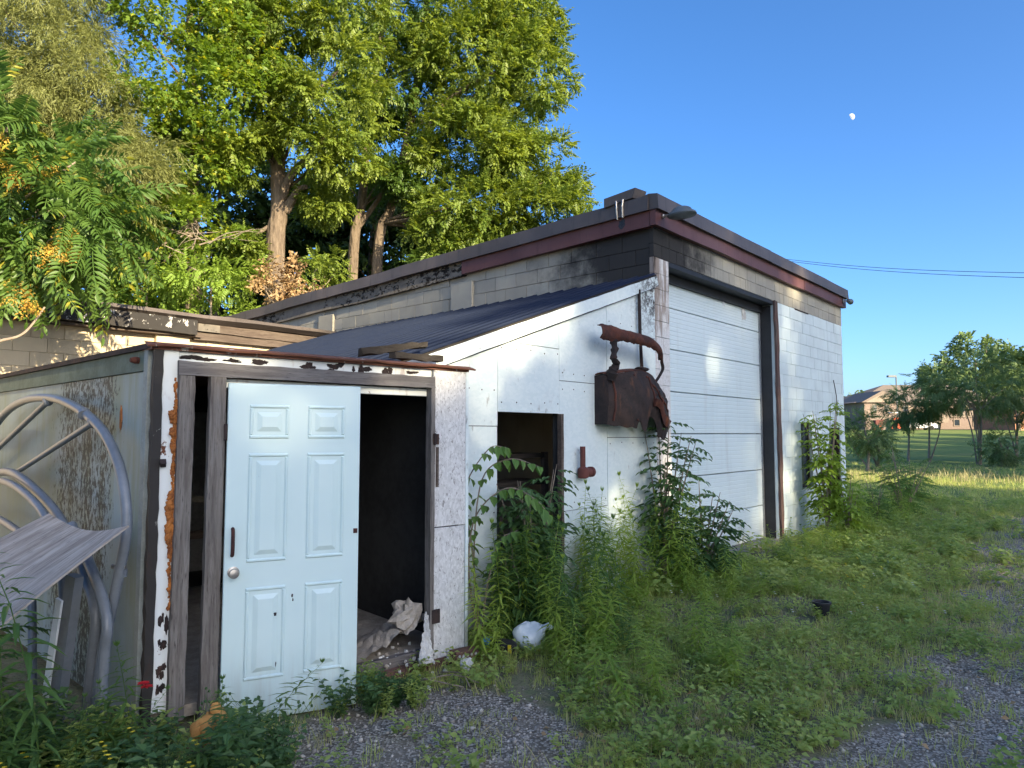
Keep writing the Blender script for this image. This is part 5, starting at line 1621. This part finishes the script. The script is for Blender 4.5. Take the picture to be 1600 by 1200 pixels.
# goldenrod: six plants copied about, each its own object
rodm = [goldenrod(500 + i, 1.0, 60 + 7 * i, .10 + .008 * i, .016 + .001 * i, True, .05 + .05 * i).mesh("goldenrod_foliage", MAT['goldenrod']) for i in range(5)]
rodd = [goldenrod(510 + i, 1.0, 60 + 7 * i, .115 + .008 * i, .019, True, .05 + .05 * i).mesh("goldenrod_foliage", MAT['goldenrod_deep']) for i in range(4)]
rr = random.Random(31)
def clear(X, Y):
    # keep the bag, the foam lump and the door foot in view
    return (Y < 5.85 and abs(X - .024 * Y) < .17 and Y > 3.9) or (abs(X + 1.57) < .12 and Y < 3.9 and Y > 3.3)
def rod(loc, h, label, group, deep=False):
    if clear(*loc): return
    me = rr.choice(rodd if deep else rodm)
    o = link("goldenrod", me)
    o.location = (loc[0], loc[1], gzf(*loc) - .01); o.rotation_euler = (rr.gauss(0, .06), rr.gauss(0, .06), rr.uniform(0, 6.28))
    w = rr.uniform(.85, 1.15) * (.6 + .4 * h)
    o.scale = (w, w, h)
    tag(o, label, "weed", group)
n_rod = 0
for i in range(46):     # against the lean-to wall right of its doorway
    x, y = rr.uniform(-1.9, .35), -abs(rr.gauss(.08, .25)) - .1
    rod(gl(x, y), rr.uniform(.85, 1.35) * (1 - .35 * min(1, -y)), "tall goldenrod stalk in the stand under the rusted shell", "goldenrod under the rusted shell", rr.random() < .15)
for i in range(44):     # between the shed corner and the doorway
    x, y = rr.uniform(-3.5, -2.6), rr.uniform(-1.25, -.15)
    rod(gl(x, y), rr.uniform(.6, 1.05), "goldenrod stalk in the stand at the shed's right corner", "goldenrod at the shed corner", rr.random() < .5)
for i in range(22):     # in front of these, lower
    x, y = rr.uniform(-3.9, -2.3), rr.uniform(-2.3, -1.1)
    rod(gl(x, y), rr.uniform(.35, .65), "short goldenrod stalk in front of the shed corner around the white bag", "short goldenrod before the shed", rr.random() < .3)
for i in range(34):
    x, y = rr.uniform(-2.3, 3.2), rr.uniform(-1.7, -.5)
    rod(gl(x, y), rr.uniform(.3, .75) * (1.1 + .3 * y), "short goldenrod stalk in the rough growth before the garage wall", "short goldenrod before the garage", rr.random() < .2)
for i in range(26):
    x, y = rr.uniform(4.2, 8.0), rr.uniform(-1.2, -.15)
    rod(gl(x, y), rr.uniform(.35, .85), "goldenrod stalk along the garage wall right of the overhead door", "goldenrod right of the overhead door", False)
for (px_, py_, h) in ((.02, 5.52, .62), (-.12, 5.38, .48), (-.22, 5.45, .7), (-.27, 5.6, .85), (.3, 5.3, .42)):
    rod((px_, py_), h, "slender goldenrod stalk against the strand board strip of the shed", "goldenrod before the strand board", False)
# bottom left bed
for i in range(40):
    X, Y = rr.uniform(-2.9, -1.25), rr.uniform(3.05, 3.85)
    rod((X, Y), rr.uniform(.28, .55), "short goldenrod stalk in the weed bed left of the door", "weeds left of the door", True)
rod((-2.12, 3.30), 1.30, "tallest goldenrod stalk standing in front of the warped plywood", "weeds left of the door", True)
rod((-2.28, 3.32), .86, "second tallest goldenrod stalk beside the plywood", "weeds left of the door", True)
rod((-1.92, 3.75), .66, "goldenrod stalk just left of the shed's black corner post", "weeds left of the door", True)

# leafy herbs
herbm = [bushy(600 + i, .4, 6, 18, .055, .03).mesh("herb_foliage", MAT['herb']) for i in range(4)]
herbd = [bushy(610 + i, .4, 7, 18, .065, .042).mesh("herb_foliage", MAT['shrub_dark']) for i in range(4)]
herby = [bushy(620 + i, .42, 7, 20, .045, .022).mesh("herb_foliage", MAT['goldenrod']) for i in range(4)]
def herb(loc, s_, label, group, ms):
    if clear(*loc): s_ *= .5
    o = link("leafy_weed", rr.choice(ms)); o.location = (loc[0], loc[1], gzf(*loc) - .01); o.rotation_euler = (0, 0, rr.uniform(0, 6.28)); o.scale = (s_, s_, s_ * rr.uniform(.8, 1.2))
    tag(o, label, "weed", group)
for i in range(70):
    X, Y = rr.uniform(-3.1, -1.15), rr.uniform(2.95, 3.85)
    if X > -1.5 and Y > 3.6: continue
    herb((X, Y), rr.uniform(.55, 1.15), "broad-leaved weed in the dense bed at the bottom left", "broad weeds at the bottom left", herbd if rr.random() < .6 else herbm)
for i in range(18):
    X, Y = rr.gauss(-.86, .12), rr.gauss(4.62, .10)
    herb((X, Y), rr.uniform(.4, .8), "leafy weed in the tuft at the door's bottom right corner", "weeds at the door's right foot", herbd if rr.random() < .5 else herbm)
for i in range(14):
    X, Y = rr.gauss(-1.45, .12), rr.gauss(3.78, .08)
    herb((X, Y), rr.uniform(.5, .9), "leafy weed growing up the bottom left of the pale door", "weeds at the door's left foot", herbd)
for i in range(70):
    x, y = rr.uniform(-3.6, 5.5), -abs(rr.gauss(0, .8)) - .35
    herb(gl(x, y), rr.uniform(.4, .9), "bushy yellow-green weed in the rough growth before the white walls", "bushy weeds before the walls", herby if rr.random() < .7 else herbm)
# bur stems in front of the door
st = VF(); r = random.Random(9)
for i in range(9):
    a = r.uniform(-.9, .9); L = r.uniform(.25, .45)
    p0 = Vector((r.uniform(-.2, .25), r.uniform(-.05, .05), 0)); p1 = p0 + Vector((math.sin(a) * .3, -.03, L))
    st.stem([p0, p0.lerp(p1, .5) + Vector((0, 0, .05)), p1], .0025, .0012)
    for k in range(5):
        q = p0.lerp(p1, .6 + .1 * k) + Vector((r.uniform(-.05, .05), r.uniform(-.02, .02), r.uniform(0, .06)))
        st.stem([p0.lerp(p1, .55 + .08 * k), q], .0012, .001)
        m = MB(); m.blob(q, .008, k, .3, 5, 4); st.add(m.v, m.f)
plant("bur_weed", (-1.38, 3.92), "thin weed with dark round burs in front of the door's foot", None, "weed", st.mesh("stems", MAT['shrub_dark']))
# small flowers
def flower_thing(name, pts, mat, label, group, rad=.012):
    for p in pts:
        o = VF(); r = random.Random(int(p[0] * 1000))
        for k in range(6):
            a = k * 1.05; o.add(*leaf4((0, 0, 0), (math.cos(a), math.sin(a), .25), (0, 0, 1), rad, rad * .8))
            o.add(*leaf4((.012, .01, -.02), (math.cos(a), math.sin(a), .25), (0, 0, 1), rad, rad * .8))
        q = link(name, o.mesh("petals", MAT[mat])); q.location = p
        tag(q, label, "flower", group)
flower_thing("yellow_flower", [(rr.uniform(-2.7, -1.25), rr.uniform(2.95, 3.5), rr.uniform(.14, .34)) for _ in range(26)], 'yellow', "tiny yellow flower in the weed bed at the bottom left", "yellow flowers at the bottom left")
flower_thing("yellow_flower", [(rr.uniform(3.2, 5.5), rr.uniform(6.5, 11), rr.uniform(.10, .2)) for _ in range(24)], 'yellow', "tiny yellow flower in the grass before the gravel drive", "yellow flowers in the grass", .014)
flower_thing("white_flower", [(rr.uniform(.6, 4.5), rr.uniform(6, 10), rr.uniform(.08, .2)) for _ in range(26)], 'white_petal', "tiny white flower in the rough grass", "white flowers in the grass", .012)
flower_thing("red_flower", [(-1.83, 3.62, .46)], 'red_petal', "single red petal cluster below the white corner strip", None, .035)
# big basal leaf
o = VF(); 
for (a, L) in ((0.2, .3), (2.2, .24), (4.2, .22), (5.4, .2)): o.add(*leaf6((0, 0, .12), (math.cos(a), math.sin(a), .35), (0, 0, 1), L, L * .55, .3))
q = link("burdock", o.mesh("burdock_leaf", MAT['shrub_lit'])); q.location = (.55, 6.3, .08); tag(q, "broad pale burdock leaves at the foot of the white wall", "weed")

# grass: one mass
rng = np.random.default_rng(77)
def blade(seed, h=.14, w=.006, bend=.5):
    r = random.Random(seed); a = r.uniform(-bend, bend)
    return Proto([(-w / 2, 0, 0), (w / 2, 0, 0), (w * .42, a * h * .25, h * .5), (-w * .42, a * h * .25, h * .5), (0, a * h * .85, h)], [(0, 1, 2, 3), (3, 2, 4)])
def tuft(seed, n, h, w, spread):
    r = random.Random(seed); o = VF()
    for i in range(n):
        x, y = r.gauss(0, spread), r.gauss(0, spread); a = r.uniform(0, 6.28); b = r.uniform(.1, .75); hh = h * r.uniform(.5, 1.1)
        c, s_ = math.cos(a), math.sin(a)
        f = lambda t, k: (x + c * b * hh * t * t + k * -s_ * w / 2, y + s_ * b * hh * t * t + k * c * w / 2, hh * t * (1 - .18 * b * t))
        o.add([f(0, -1), f(0, 1), f(.5, .85), f(.5, -.85), f(1, 0)], [(0, 1, 2, 3), (3, 2, 4)])
    return o.proto()
def in_yard(X, Y):
    lx = (X - GX) * math.cos(R(GR)) + (Y - GY) * math.sin(R(GR)); ly = -(X - GX) * math.sin(R(GR)) + (Y - GY) * math.cos(R(GR))
    ok = ~((ly > -.12) & (lx > -4.5) & (lx < GW + .1))
    sx = (X - SX) * math.cos(R(SR)) + (Y - SY) * math.sin(R(SR)); sy = -(X - SX) * math.sin(R(SR)) + (Y - SY) * math.cos(R(SR))
    ok &= ~((sx > -1.2) & (sx < 2.3) & (sy > -.05))
    return ok
def spread_pts(n, x0, x1, y0, y1, thr=None, keep=None):
    X, Y = rng.uniform(x0, x1, n), rng.uniform(y0, y1, n)
    m = in_yard(X, Y) & (np.abs(X / np.maximum(Y, .1)) < .80)
    d = 1 - gravel(X, Y)
    d = d * (.25 + .75 * sstep(.30, .55, fbm(X * 1.1 + 9, Y * 1.1, 41)))
    m &= rng.uniform(0, 1, n) < np.maximum(d, .14)
    X, Y = X[m], Y[m]
    return X, Y
parts = []
tn = [tuft(700 + i, 12, .13, .0055, .035) for i in range(5)]
tm = [tuft(710 + i, 12, .20, .010, .07) for i in range(5)]
tf = [tuft(720 + i, 12, .32, .022, .16) for i in range(5)]
for (protos, n, box, smin, smax) in ((tn, 12000, (-3.2, 6.5, 2.6, 8.0), .3, .95), (tm, 17000, (-.5, 13, 7.0, 17), .25, .75), (tf, 17000, (5, 36, 15, 42), .35, .7)):
    X, Y = spread_pts(n, *box)
    P = np.stack([X, Y, gz(X, Y) - .005], 1)
    M = yaw_mats(rng, len(X), smin, smax, .15)
    M[:, 2, :] *= (.55 + .9 * fbm(X * .7, Y * .7, 51))[:, None]
    parts.append(scatter(protos, rng.integers(0, len(protos), len(X)), M, P))
tag(link("grass", np_mesh("grass", *merge_np(parts), MAT['grass'])), "rough unmown grass covering the yard between wall and gravel drive", "grass", None, "stuff")
# low broad-leaved ground cover
parts = []
hp = [bushy(730 + i, .13, 5, 7, .034, .022, .9, True).proto() for i in range(5)]
hq = [bushy(740 + i, .20, 5, 8, .07, .045, .9, True).proto() for i in range(4)]
X, Y = spread_pts(5000, -3, 7, 2.8, 9.5)
P = np.stack([X, Y, gz(X, Y) - .005], 1)
parts.append(scatter(hp, rng.integers(0, 5, len(X)), yaw_mats(rng, len(X), .5, 1.5, .2), P))
X, Y = spread_pts(3000, 0, 14, 7.5, 18)
P = np.stack([X, Y, gz(X, Y) - .005], 1)
parts.append(scatter(hq, rng.integers(0, 4, len(X)), yaw_mats(rng, len(X), .5, 1.3, .2), P))
tag(link("ground_cover", np_mesh("ground_cover", *merge_np(parts), MAT['herb'])), "low broad-leaved ground cover mixed into the yard grass", "ground cover", None, "stuff")
# dry straw
parts = []
sp_ = [tuft(750 + i, 6, .16, .004, .03) for i in range(4)]
X, Y = spread_pts(5200, -1, 9, 3, 12)
P = np.stack([X, Y, gz(X, Y) - .005], 1)
parts.append(scatter(sp_, rng.integers(0, 4, len(X)), yaw_mats(rng, len(X), .5, 1.1, .9), P))
X, Y = rng.uniform(12, 20, 90), rng.uniform(24, 29, 90)
P = np.stack([X, Y, gz(X, Y)], 1)
tall = [tuft(760 + i, 8, .42, .022, .25) for i in range(4)]
parts.append(scatter(tall, rng.integers(0, 4, len(X)), yaw_mats(rng, len(X), .5, 1.2, .15), P))
tag(link("dry_straw", np_mesh("dry_straw", *merge_np(parts), MAT['straw'])), "dry straw and seeding stalks among the green grass", "straw", None, "stuff")
# gravel stones
def pebble(seed):
    m = MB(); m.blob((0, 0, .25), 1, seed, .35, 5, 3, (1, .8, .6)); return Proto(m.v, m.f)
pb_ = [pebble(s_) for s_ in range(6)]
X, Y = rng.uniform(-1.8, 9, 90000), rng.uniform(2.8, 12, 90000)
m_ = (rng.uniform(0, 1, len(X)) < np.maximum(gravel(X, Y) ** 1.2, .22) * np.clip(5.5 / Y, 0, 1) ** 1.2) & in_yard(X, Y) & (np.abs(X / Y) < .8)
X, Y = X[m_], Y[m_]
P = np.stack([X, Y, gz(X, Y)], 1)
sz = rng.uniform(.003, .010, len(X)) * np.where(rng.uniform(0, 1, len(X)) < .08, 2.0, 1)
M = yaw_mats(rng, len(X), 1, 1, .3) * sz[:, None, None]
V_, S_, L_ = scatter(pb_, rng.integers(0, 6, len(X)), M, P)
tag(link("gravel", np_mesh("gravel", V_, S_, L_, MAT['stone'])), "crushed grey gravel of the drive and the patch before the door", "gravel", None, "stuff")
# fallen twigs by the shed
for i, pts in enumerate(([(-.62, 4.95, .03), (-.40, 5.0, .05), (-.22, 4.9, .03)], [(-.5, 5.12, .03), (-.35, 5.0, .06), (-.28, 4.86, .02)], [(-.7, 5.05, .02), (-.55, 4.9, .05), (-.32, 4.82, .03)])):
    m = MB(); m.tube(catmull(pts, 5), .005, 5)
    tag(m.build("twig", MAT['twig']), ["long bare twig on the gravel nearest the door", "short bare twig crossing the others on the gravel", "bare twig lying in front on the gravel"][i], "twig", "twigs on the gravel")

lt_ = [sprig(770 + i, 1, .02, .05, .03) for i in range(4)]
X, Y = rng.uniform(-1.6, 5, 420), rng.uniform(3.2, 7.5, 420)
P = np.stack([X, Y, gz(X, Y) + .008], 1)
V_, S_, L_ = scatter(lt_, rng.integers(0, 4, len(X)), yaw_mats(rng, len(X), .5, 1.1, .5), P)
tag(link("leaf_litter", np_mesh("leaf_litter", V_, S_, L_, MAT['dry'])), "scattered dry leaves on the gravel and bare soil", "leaf litter", None, "stuff")

# ------------------------------------------------------------------ far side of the field
FY = 116.0
FZ = 2.3
def fx(px, Y=FY): return (px - 800) / F_ * Y
def fz(py, Y=FY): return EYE + (678 - py) / F_ * Y * 1.0
apt = empty("apartment_house", (fx(1340), FY, FZ), 0, "tan brick two-storey apartment house with low brown roofs across the field", "building")
def ap(name, mat, x0, x1, y0, y1, z0, z1, par=None):
    return MB().box(fx(x0) - fx(1340), fx(x1) - fx(1340), y0, y1, z0 - FZ, z1 - FZ).build(name, MAT[mat], par or apt)
Ev = fz(630)
ap("wall", 'tan_brick', 1338, 1580, 0, 14, FZ - 1, Ev)
ap("upper_band", 'siding', 1338, 1580, -.12, -.01, fz(652), Ev)
# hipped main roof and gabled wing
x0, x1 = -1.0, fx(1580) - fx(1340) + 1; ze, zr = Ev - FZ, fz(597) - FZ
MB().add([(x0, -1, ze), (x1, -1, ze), (x1, 15, ze), (x0, 15, ze), (x0 + 9, 7, zr), (x1 - 7, 7, zr)], [(0, 1, 5, 4), (1, 2, 5), (2, 3, 4, 5), (3, 0, 4), (0, 3, 2, 1)]).build("roof", MAT['roof_shingle'], apt)
g0, g1 = fx(1338) - fx(1340), fx(1392) - fx(1340); gm = (g0 + g1) / 2; zg = fz(612) - FZ
MB().add([(g0 - .6, -3, ze), (g1 + .6, -3, ze), (gm, -3, zg), (g0 - .6, 6, ze), (g1 + .6, 6, ze), (gm, 6, zg)], [(0, 1, 2), (0, 2, 5, 3), (1, 4, 5, 2), (0, 3, 4, 1)]).build("gable_roof", MAT['roof_shingle'], apt)
MB().box(g0, g1, -2.6, -.01, -1, ze - .02).build("wing_wall", MAT['tan_brick'], apt)
MB().add([(g0, -3.05, ze), (g1, -3.05, ze), (gm, -3.05, zg - .5)], [(0, 1, 2)]).build("gable_face", MAT['siding'], apt)
def fwin(pa, pb, za, zb, y):
    w = MB(); xa, xb, z0, z1 = fx(pa) - fx(1340), fx(pb) - fx(1340), fz(zb) - FZ, fz(za) - FZ
    w.box(xa - .12, xa, y - .08, y, z0 - .12, z1 + .12); w.box(xb, xb + .12, y - .08, y, z0 - .12, z1 + .12); w.box(xa, xb, y - .08, y, z1, z1 + .12); w.box(xa, xb, y - .08, y, z0 - .12, z0)
    o = w.build("window", MAT['siding'], apt)
    MB().box(xa, xb, y - .03, y - .012, z0, z1).build("pane", MAT['glass_dark'], o)
for a, b in ((1368, 1376), (1350, 1357)): fwin(a, b, 634, 643, -2.6)
for a, b in ((1410, 1418), (1456, 1465), (1500, 1508), (1545, 1553)):
    fwin(a, b, 634, 643, -.12)
for a, b in ((1405, 1413), (1432, 1440), (1490, 1498), (1520, 1528), (1556, 1564)):
    fwin(a, b, 656, 665, -.0)
MB().box(fx(1449) - fx(1340), fx(1471) - fx(1340), -1.8, -.13, fz(661) - FZ, fz(652) - FZ).build("balcony", MAT['siding'], apt)
MB().box(fx(1459) - fx(1340), fx(1467) - fx(1340), -.06, -.002, -.3, fz(662) - FZ).build("entrance", MAT['glass_dark'], apt)
# brick house at the right edge
bh = empty("brick_house", (fx(1585, 100), 100, FZ - .3), 0, "orange brick house with pale posts at the far right edge", "building")
MB().box(0, 16, 0, 9, -1, 3.3).build("wall", MAT['orange_brick'], bh)
MB().add([(-.8, -1.6, 3.3), (17, -1.6, 3.3), (17, 10, 3.3), (-.8, 10, 3.3), (3, 4.4, 5.6), (13, 4.4, 5.6)], [(0, 1, 5, 4), (1, 2, 5), (2, 3, 4, 5), (3, 0, 4), (0, 3, 2, 1)]).build("roof", MAT['roof_shingle'], bh)
for x in (-.5, 4, 8): MB().box(x, x + .3, -1.4, -1.1, -1, 3.3).build("porch_post", MAT['siding'], bh)
MB().box(2, 3.4, -.05, -.01, 1, 2.4).build("window", MAT['glass_dark'], bh)
# parked white car
def far_car():
    cy = 104.0; c = empty("parked_car", (fx(1436, cy), cy, gzf(fx(1436, cy), cy)), 0, "white car parked in front of the tan apartment house", "car")
    prof = [(-2.1, .35), (-2.15, .75), (-1.9, .9), (-1.2, 1.0), (-.7, 1.42), (.7, 1.45), (1.35, 1.02), (2.0, .92), (2.15, .7), (2.1, .35)]
    MB().prism(prof, -.85, .85).build("body", MAT['white_paint'], c)
    MB().prism([(-1.05, 1.02), (-.65, 1.38), (.62, 1.40), (1.15, 1.04)], -.86, -.851).build("side_window", MAT['glass_dark'], c)
    for x in (-1.3, 1.3):
        for y in (-.86, .70):
            w = MB(); w.lathe([(.2, 0), (.33, .01), (.33, .16), (.2, .17)], (x, y, .33), 14, 'y'); w.build("wheel", MAT['tyre'], c)
far_car()
def far_tractor():
    cy = 100.0; c = empty("tractor", (fx(1392, cy), cy, gzf(fx(1392, cy), cy)), 0, "orange tractor with round wheel hubs left of the white car", "tractor")
    MB().prism([(-2.4, .9), (-2.4, 1.5), (-.6, 1.65), (-.3, 1.2), (-.3, .8)], -.4, .4).build("hood", MAT['rust_pipe'], c)
    MB().box(-.3, .9, -.45, .45, .8, 1.3).build("chassis", MAT['tyre'], c)
    MB().box(-.2, .9, -.7, .7, 2.5, 2.6).build("canopy", MAT['white_paint'], c)
    for x in (-.15, .85): MB().box(x - .04, x + .04, -.6, -.52, 1.3, 2.5).build("canopy_post", MAT['tyre'], c)
    m = MB(); m.tube(catmull([(-.4, -.75, 1.2), (.0, -.75, 1.65), (.55, -.75, 1.75), (1.1, -.75, 1.55)], 4), .12, 6); m.build("mudguard", MAT['orange_paint'], c)
    for (x, r_) in ((.55, .75), (-2.0, .45)):
        for y in (-.9, .6):
            w = MB(); w.lathe([(r_ * .6, 0), (r_, .04), (r_, .26), (r_ * .6, .3)], (x, y, r_), 18, 'y'); w = w.build("wheel", MAT['tyre'], c)
            MB().lathe([(.05, -.02), (r_ * .62, -.01), (r_ * .62, .02)], (x, y, r_), 16, 'y').build("hub", MAT['orange_paint'], w)
far_tractor()
# lamp post
ly = 108.0
lp = empty("street_lamp", (fx(1402, ly), ly, gzf(fx(1402, ly), ly)), 0, "tall parking lot lamp post with a flat head above the apartment roof", "lamp")
lt = fz(586, ly) - gzf(fx(1402, ly), ly)
MB().tube([(0, 0, -.2), (0, 0, lt)], .10, 8).build("pole", MAT['lamp_metal'], lp)
MB().box(-1.3, -.1, -.3, .3, lt - .35, lt - .05).build("lamp_head", MAT['lamp_metal'], lp)
# power lines beyond the roof
for i, (ya, yb) in enumerate(((402, 425), (404, 433))):
    a, b = at(1180, ya - 3, 60), at(1640, yb + 2, 40)
    pts = [a.lerp(b, t) + Vector((0, 0, -.35 * math.sin(math.pi * t))) for t in np.linspace(0, 1, 14)]
    m = MB(); m.tube(pts, .018, 5)
    tag(m.build("power_line", MAT['cable']), ["upper black power line crossing the sky at the right", "lower black power line crossing the sky at the right"][i], "cable", "power lines")
# saplings in the field
PR['fsumac'] = [frond(7, .62, .17, .055, 62, .25, 800 + s_) for s_ in range(4)]
def sap(px, Y, top, wpx, n, lab, sd, stems=1, per=14, cr=.55, lowf=.45):
    per = int(per * 1.5)
    X = fx(px, Y); b = (X, Y, gzf(X, Y)); zt = EYE + (678 - top) / F_ * Y; H = zt - b[2]
    w = wpx / F_ * Y
    o = tree("field_sapling", lab, b, [b, (X + .1, Y, b[2] + H * .4), (X - .05, Y, b[2] + H * .65), (X, Y, zt - .5)], .06, .02,
             [((X, Y, b[2] + H * (lowf + 1) / 2), (w / 2, w / 2, H * (1 - lowf) / 2 * .8), n, cr)], 'fsumac', per, 'far_leaf', sd, "saplings in the field", nlimb=10, bark='twig', limb_r=.6)
    r = random.Random(sd)
    for s_ in range(stems - 1):
        a = r.uniform(-1, 1)
        pth = [Vector((r.uniform(-.15, .15), r.uniform(-.1, .1), 0)), Vector((a * .5, r.uniform(-.3, .3), H * .3)), Vector((a * 1.2, r.uniform(-.4, .4), H * .6))]
        MB().tube(catmull(pth, 4), [.05 - .004 * k for k in range(9)], 6).build("stem", MAT['twig'], o, True)
    return o
sap(1528, 40, 548, 150, 46, "largest field sapling, a many-stemmed sumac at the right", 901, 6, 15, .75, .42)
sap(1448, 43, 588, 95, 24, "middle field sapling with two thin pale stems", 902, 2, 13, .6, .5)
sap(1585, 42, 570, 80, 22, "field sapling cut by the right edge of the picture", 903, 3, 14, .65, .3)
sap(1416, 44, 612, 70, 15, "small field sapling in front of the orange tractor", 904, 1, 12, .5, .5)
sap(1352, 33, 640, 45, 12, "slim sapling beside the garage's far corner", 905, 3, 11, .4, .3)
sap(1368, 36, 660, 40, 10, "low sapling in the field nearest the garage corner", 906, 3, 11, .4, .2)
sap(1560, 38, 668, 50, 10, "knee-high sapling right of the many-stemmed sumac", 907, 3, 11, .4, .1)
# far trees
for i, (px, Y, top, bot, wpx, n, lab) in enumerate(((1545, 132, 523, 660, 150, 60, "big round tree rising behind the apartment house"), (1620, 128, 530, 660, 110, 40, "big tree at the right edge behind the brick house"), (1332, 128, 618, 672, 34, 22, "dark tree left of the apartment house"), (1480, 140, 560, 650, 60, 24, "rounded tree behind the apartment roof ridge"))):
    X = fx(px, Y); z0 = gzf(X, Y); zt, zb = EYE + (678 - top) / F_ * Y, EYE + (678 - bot) / F_ * Y
    b = (X, Y, z0)
    tree("far_tree", lab, b, [b, (X, Y, z0 + 2), (X, Y, (zt + zb) / 2), (X, Y, zt - 1)], .3, .1, [((X, Y, (zt + zb) / 2), (wpx / F_ * Y / 2, 5, (zt - zb) / 2), n, 1.7)], 'farsprig', 30, 'far_leaf', 950 + i, "trees round the apartment house", nlimb=4)
# distant wood closing the horizon
for i in range(26):
    px = -300 + i * 84; Y = 210 + (i * 37 % 40)
    if 1300 < px < 1500: continue
    X = fx(px, Y); b = (X, Y, gzf(X, Y)); h = 9 + (i * 29 % 7)
    if not (1250 < px < 1800): continue
    tree("distant_tree", "hazy distant tree on the horizon beyond the houses", b, [b, (X, Y, 4), (X, Y, 6), (X, Y, h)], .3, .1, [((X, Y, h * .55), (9, 5, h * .5), 26, 2.4)], 'farsprig', 26, 'far_leaf', 980 + i, "trees on the horizon", nlimb=2)
# daytime moon: its sunlit part
mo = at(1330, 183, 1500)
m = MB(); seg = 24
ex = Vector((1, 0, 0)); lit = Vector((.80, -.35, .48)).normalized()
MR = 7.2
vmap = {}
for j in range(17):
    for i in range(33):
        t, a = math.pi * j / 16, 2 * math.pi * i / 32
        vmap[(i, j)] = len(m.v); m.v.append((MR * math.sin(t) * math.cos(a), MR * math.sin(t) * math.sin(a), MR * math.cos(t)))
for j in range(16):
    for i in range(32):
        t, a = math.pi * (j + .5) / 16, 2 * math.pi * (i + .5) / 32
        n = Vector((math.sin(t) * math.cos(a), math.sin(t) * math.sin(a), math.cos(t)))
        if n.dot(lit) > 0: m.f.append((vmap[(i, j)], vmap[(i, j + 1)], vmap[(i + 1, j + 1)], vmap[(i + 1, j)]))
mt = NT('moon', .9, 0)
mt.b.inputs["Emission Strength"].default_value = .28
mt.set(mt.b.inputs["Emission Color"], mt.mix(mt.ramp(mt.noise(mt.obj, .25, 4), .4, .6), (.95, .97, 1.0), (.62, .74, .92)))
mt.col((.3, .3, .3))
tag(m.build("moon", mt.m, None, True, loc=mo), "pale daytime moon in the blue sky", "moon")
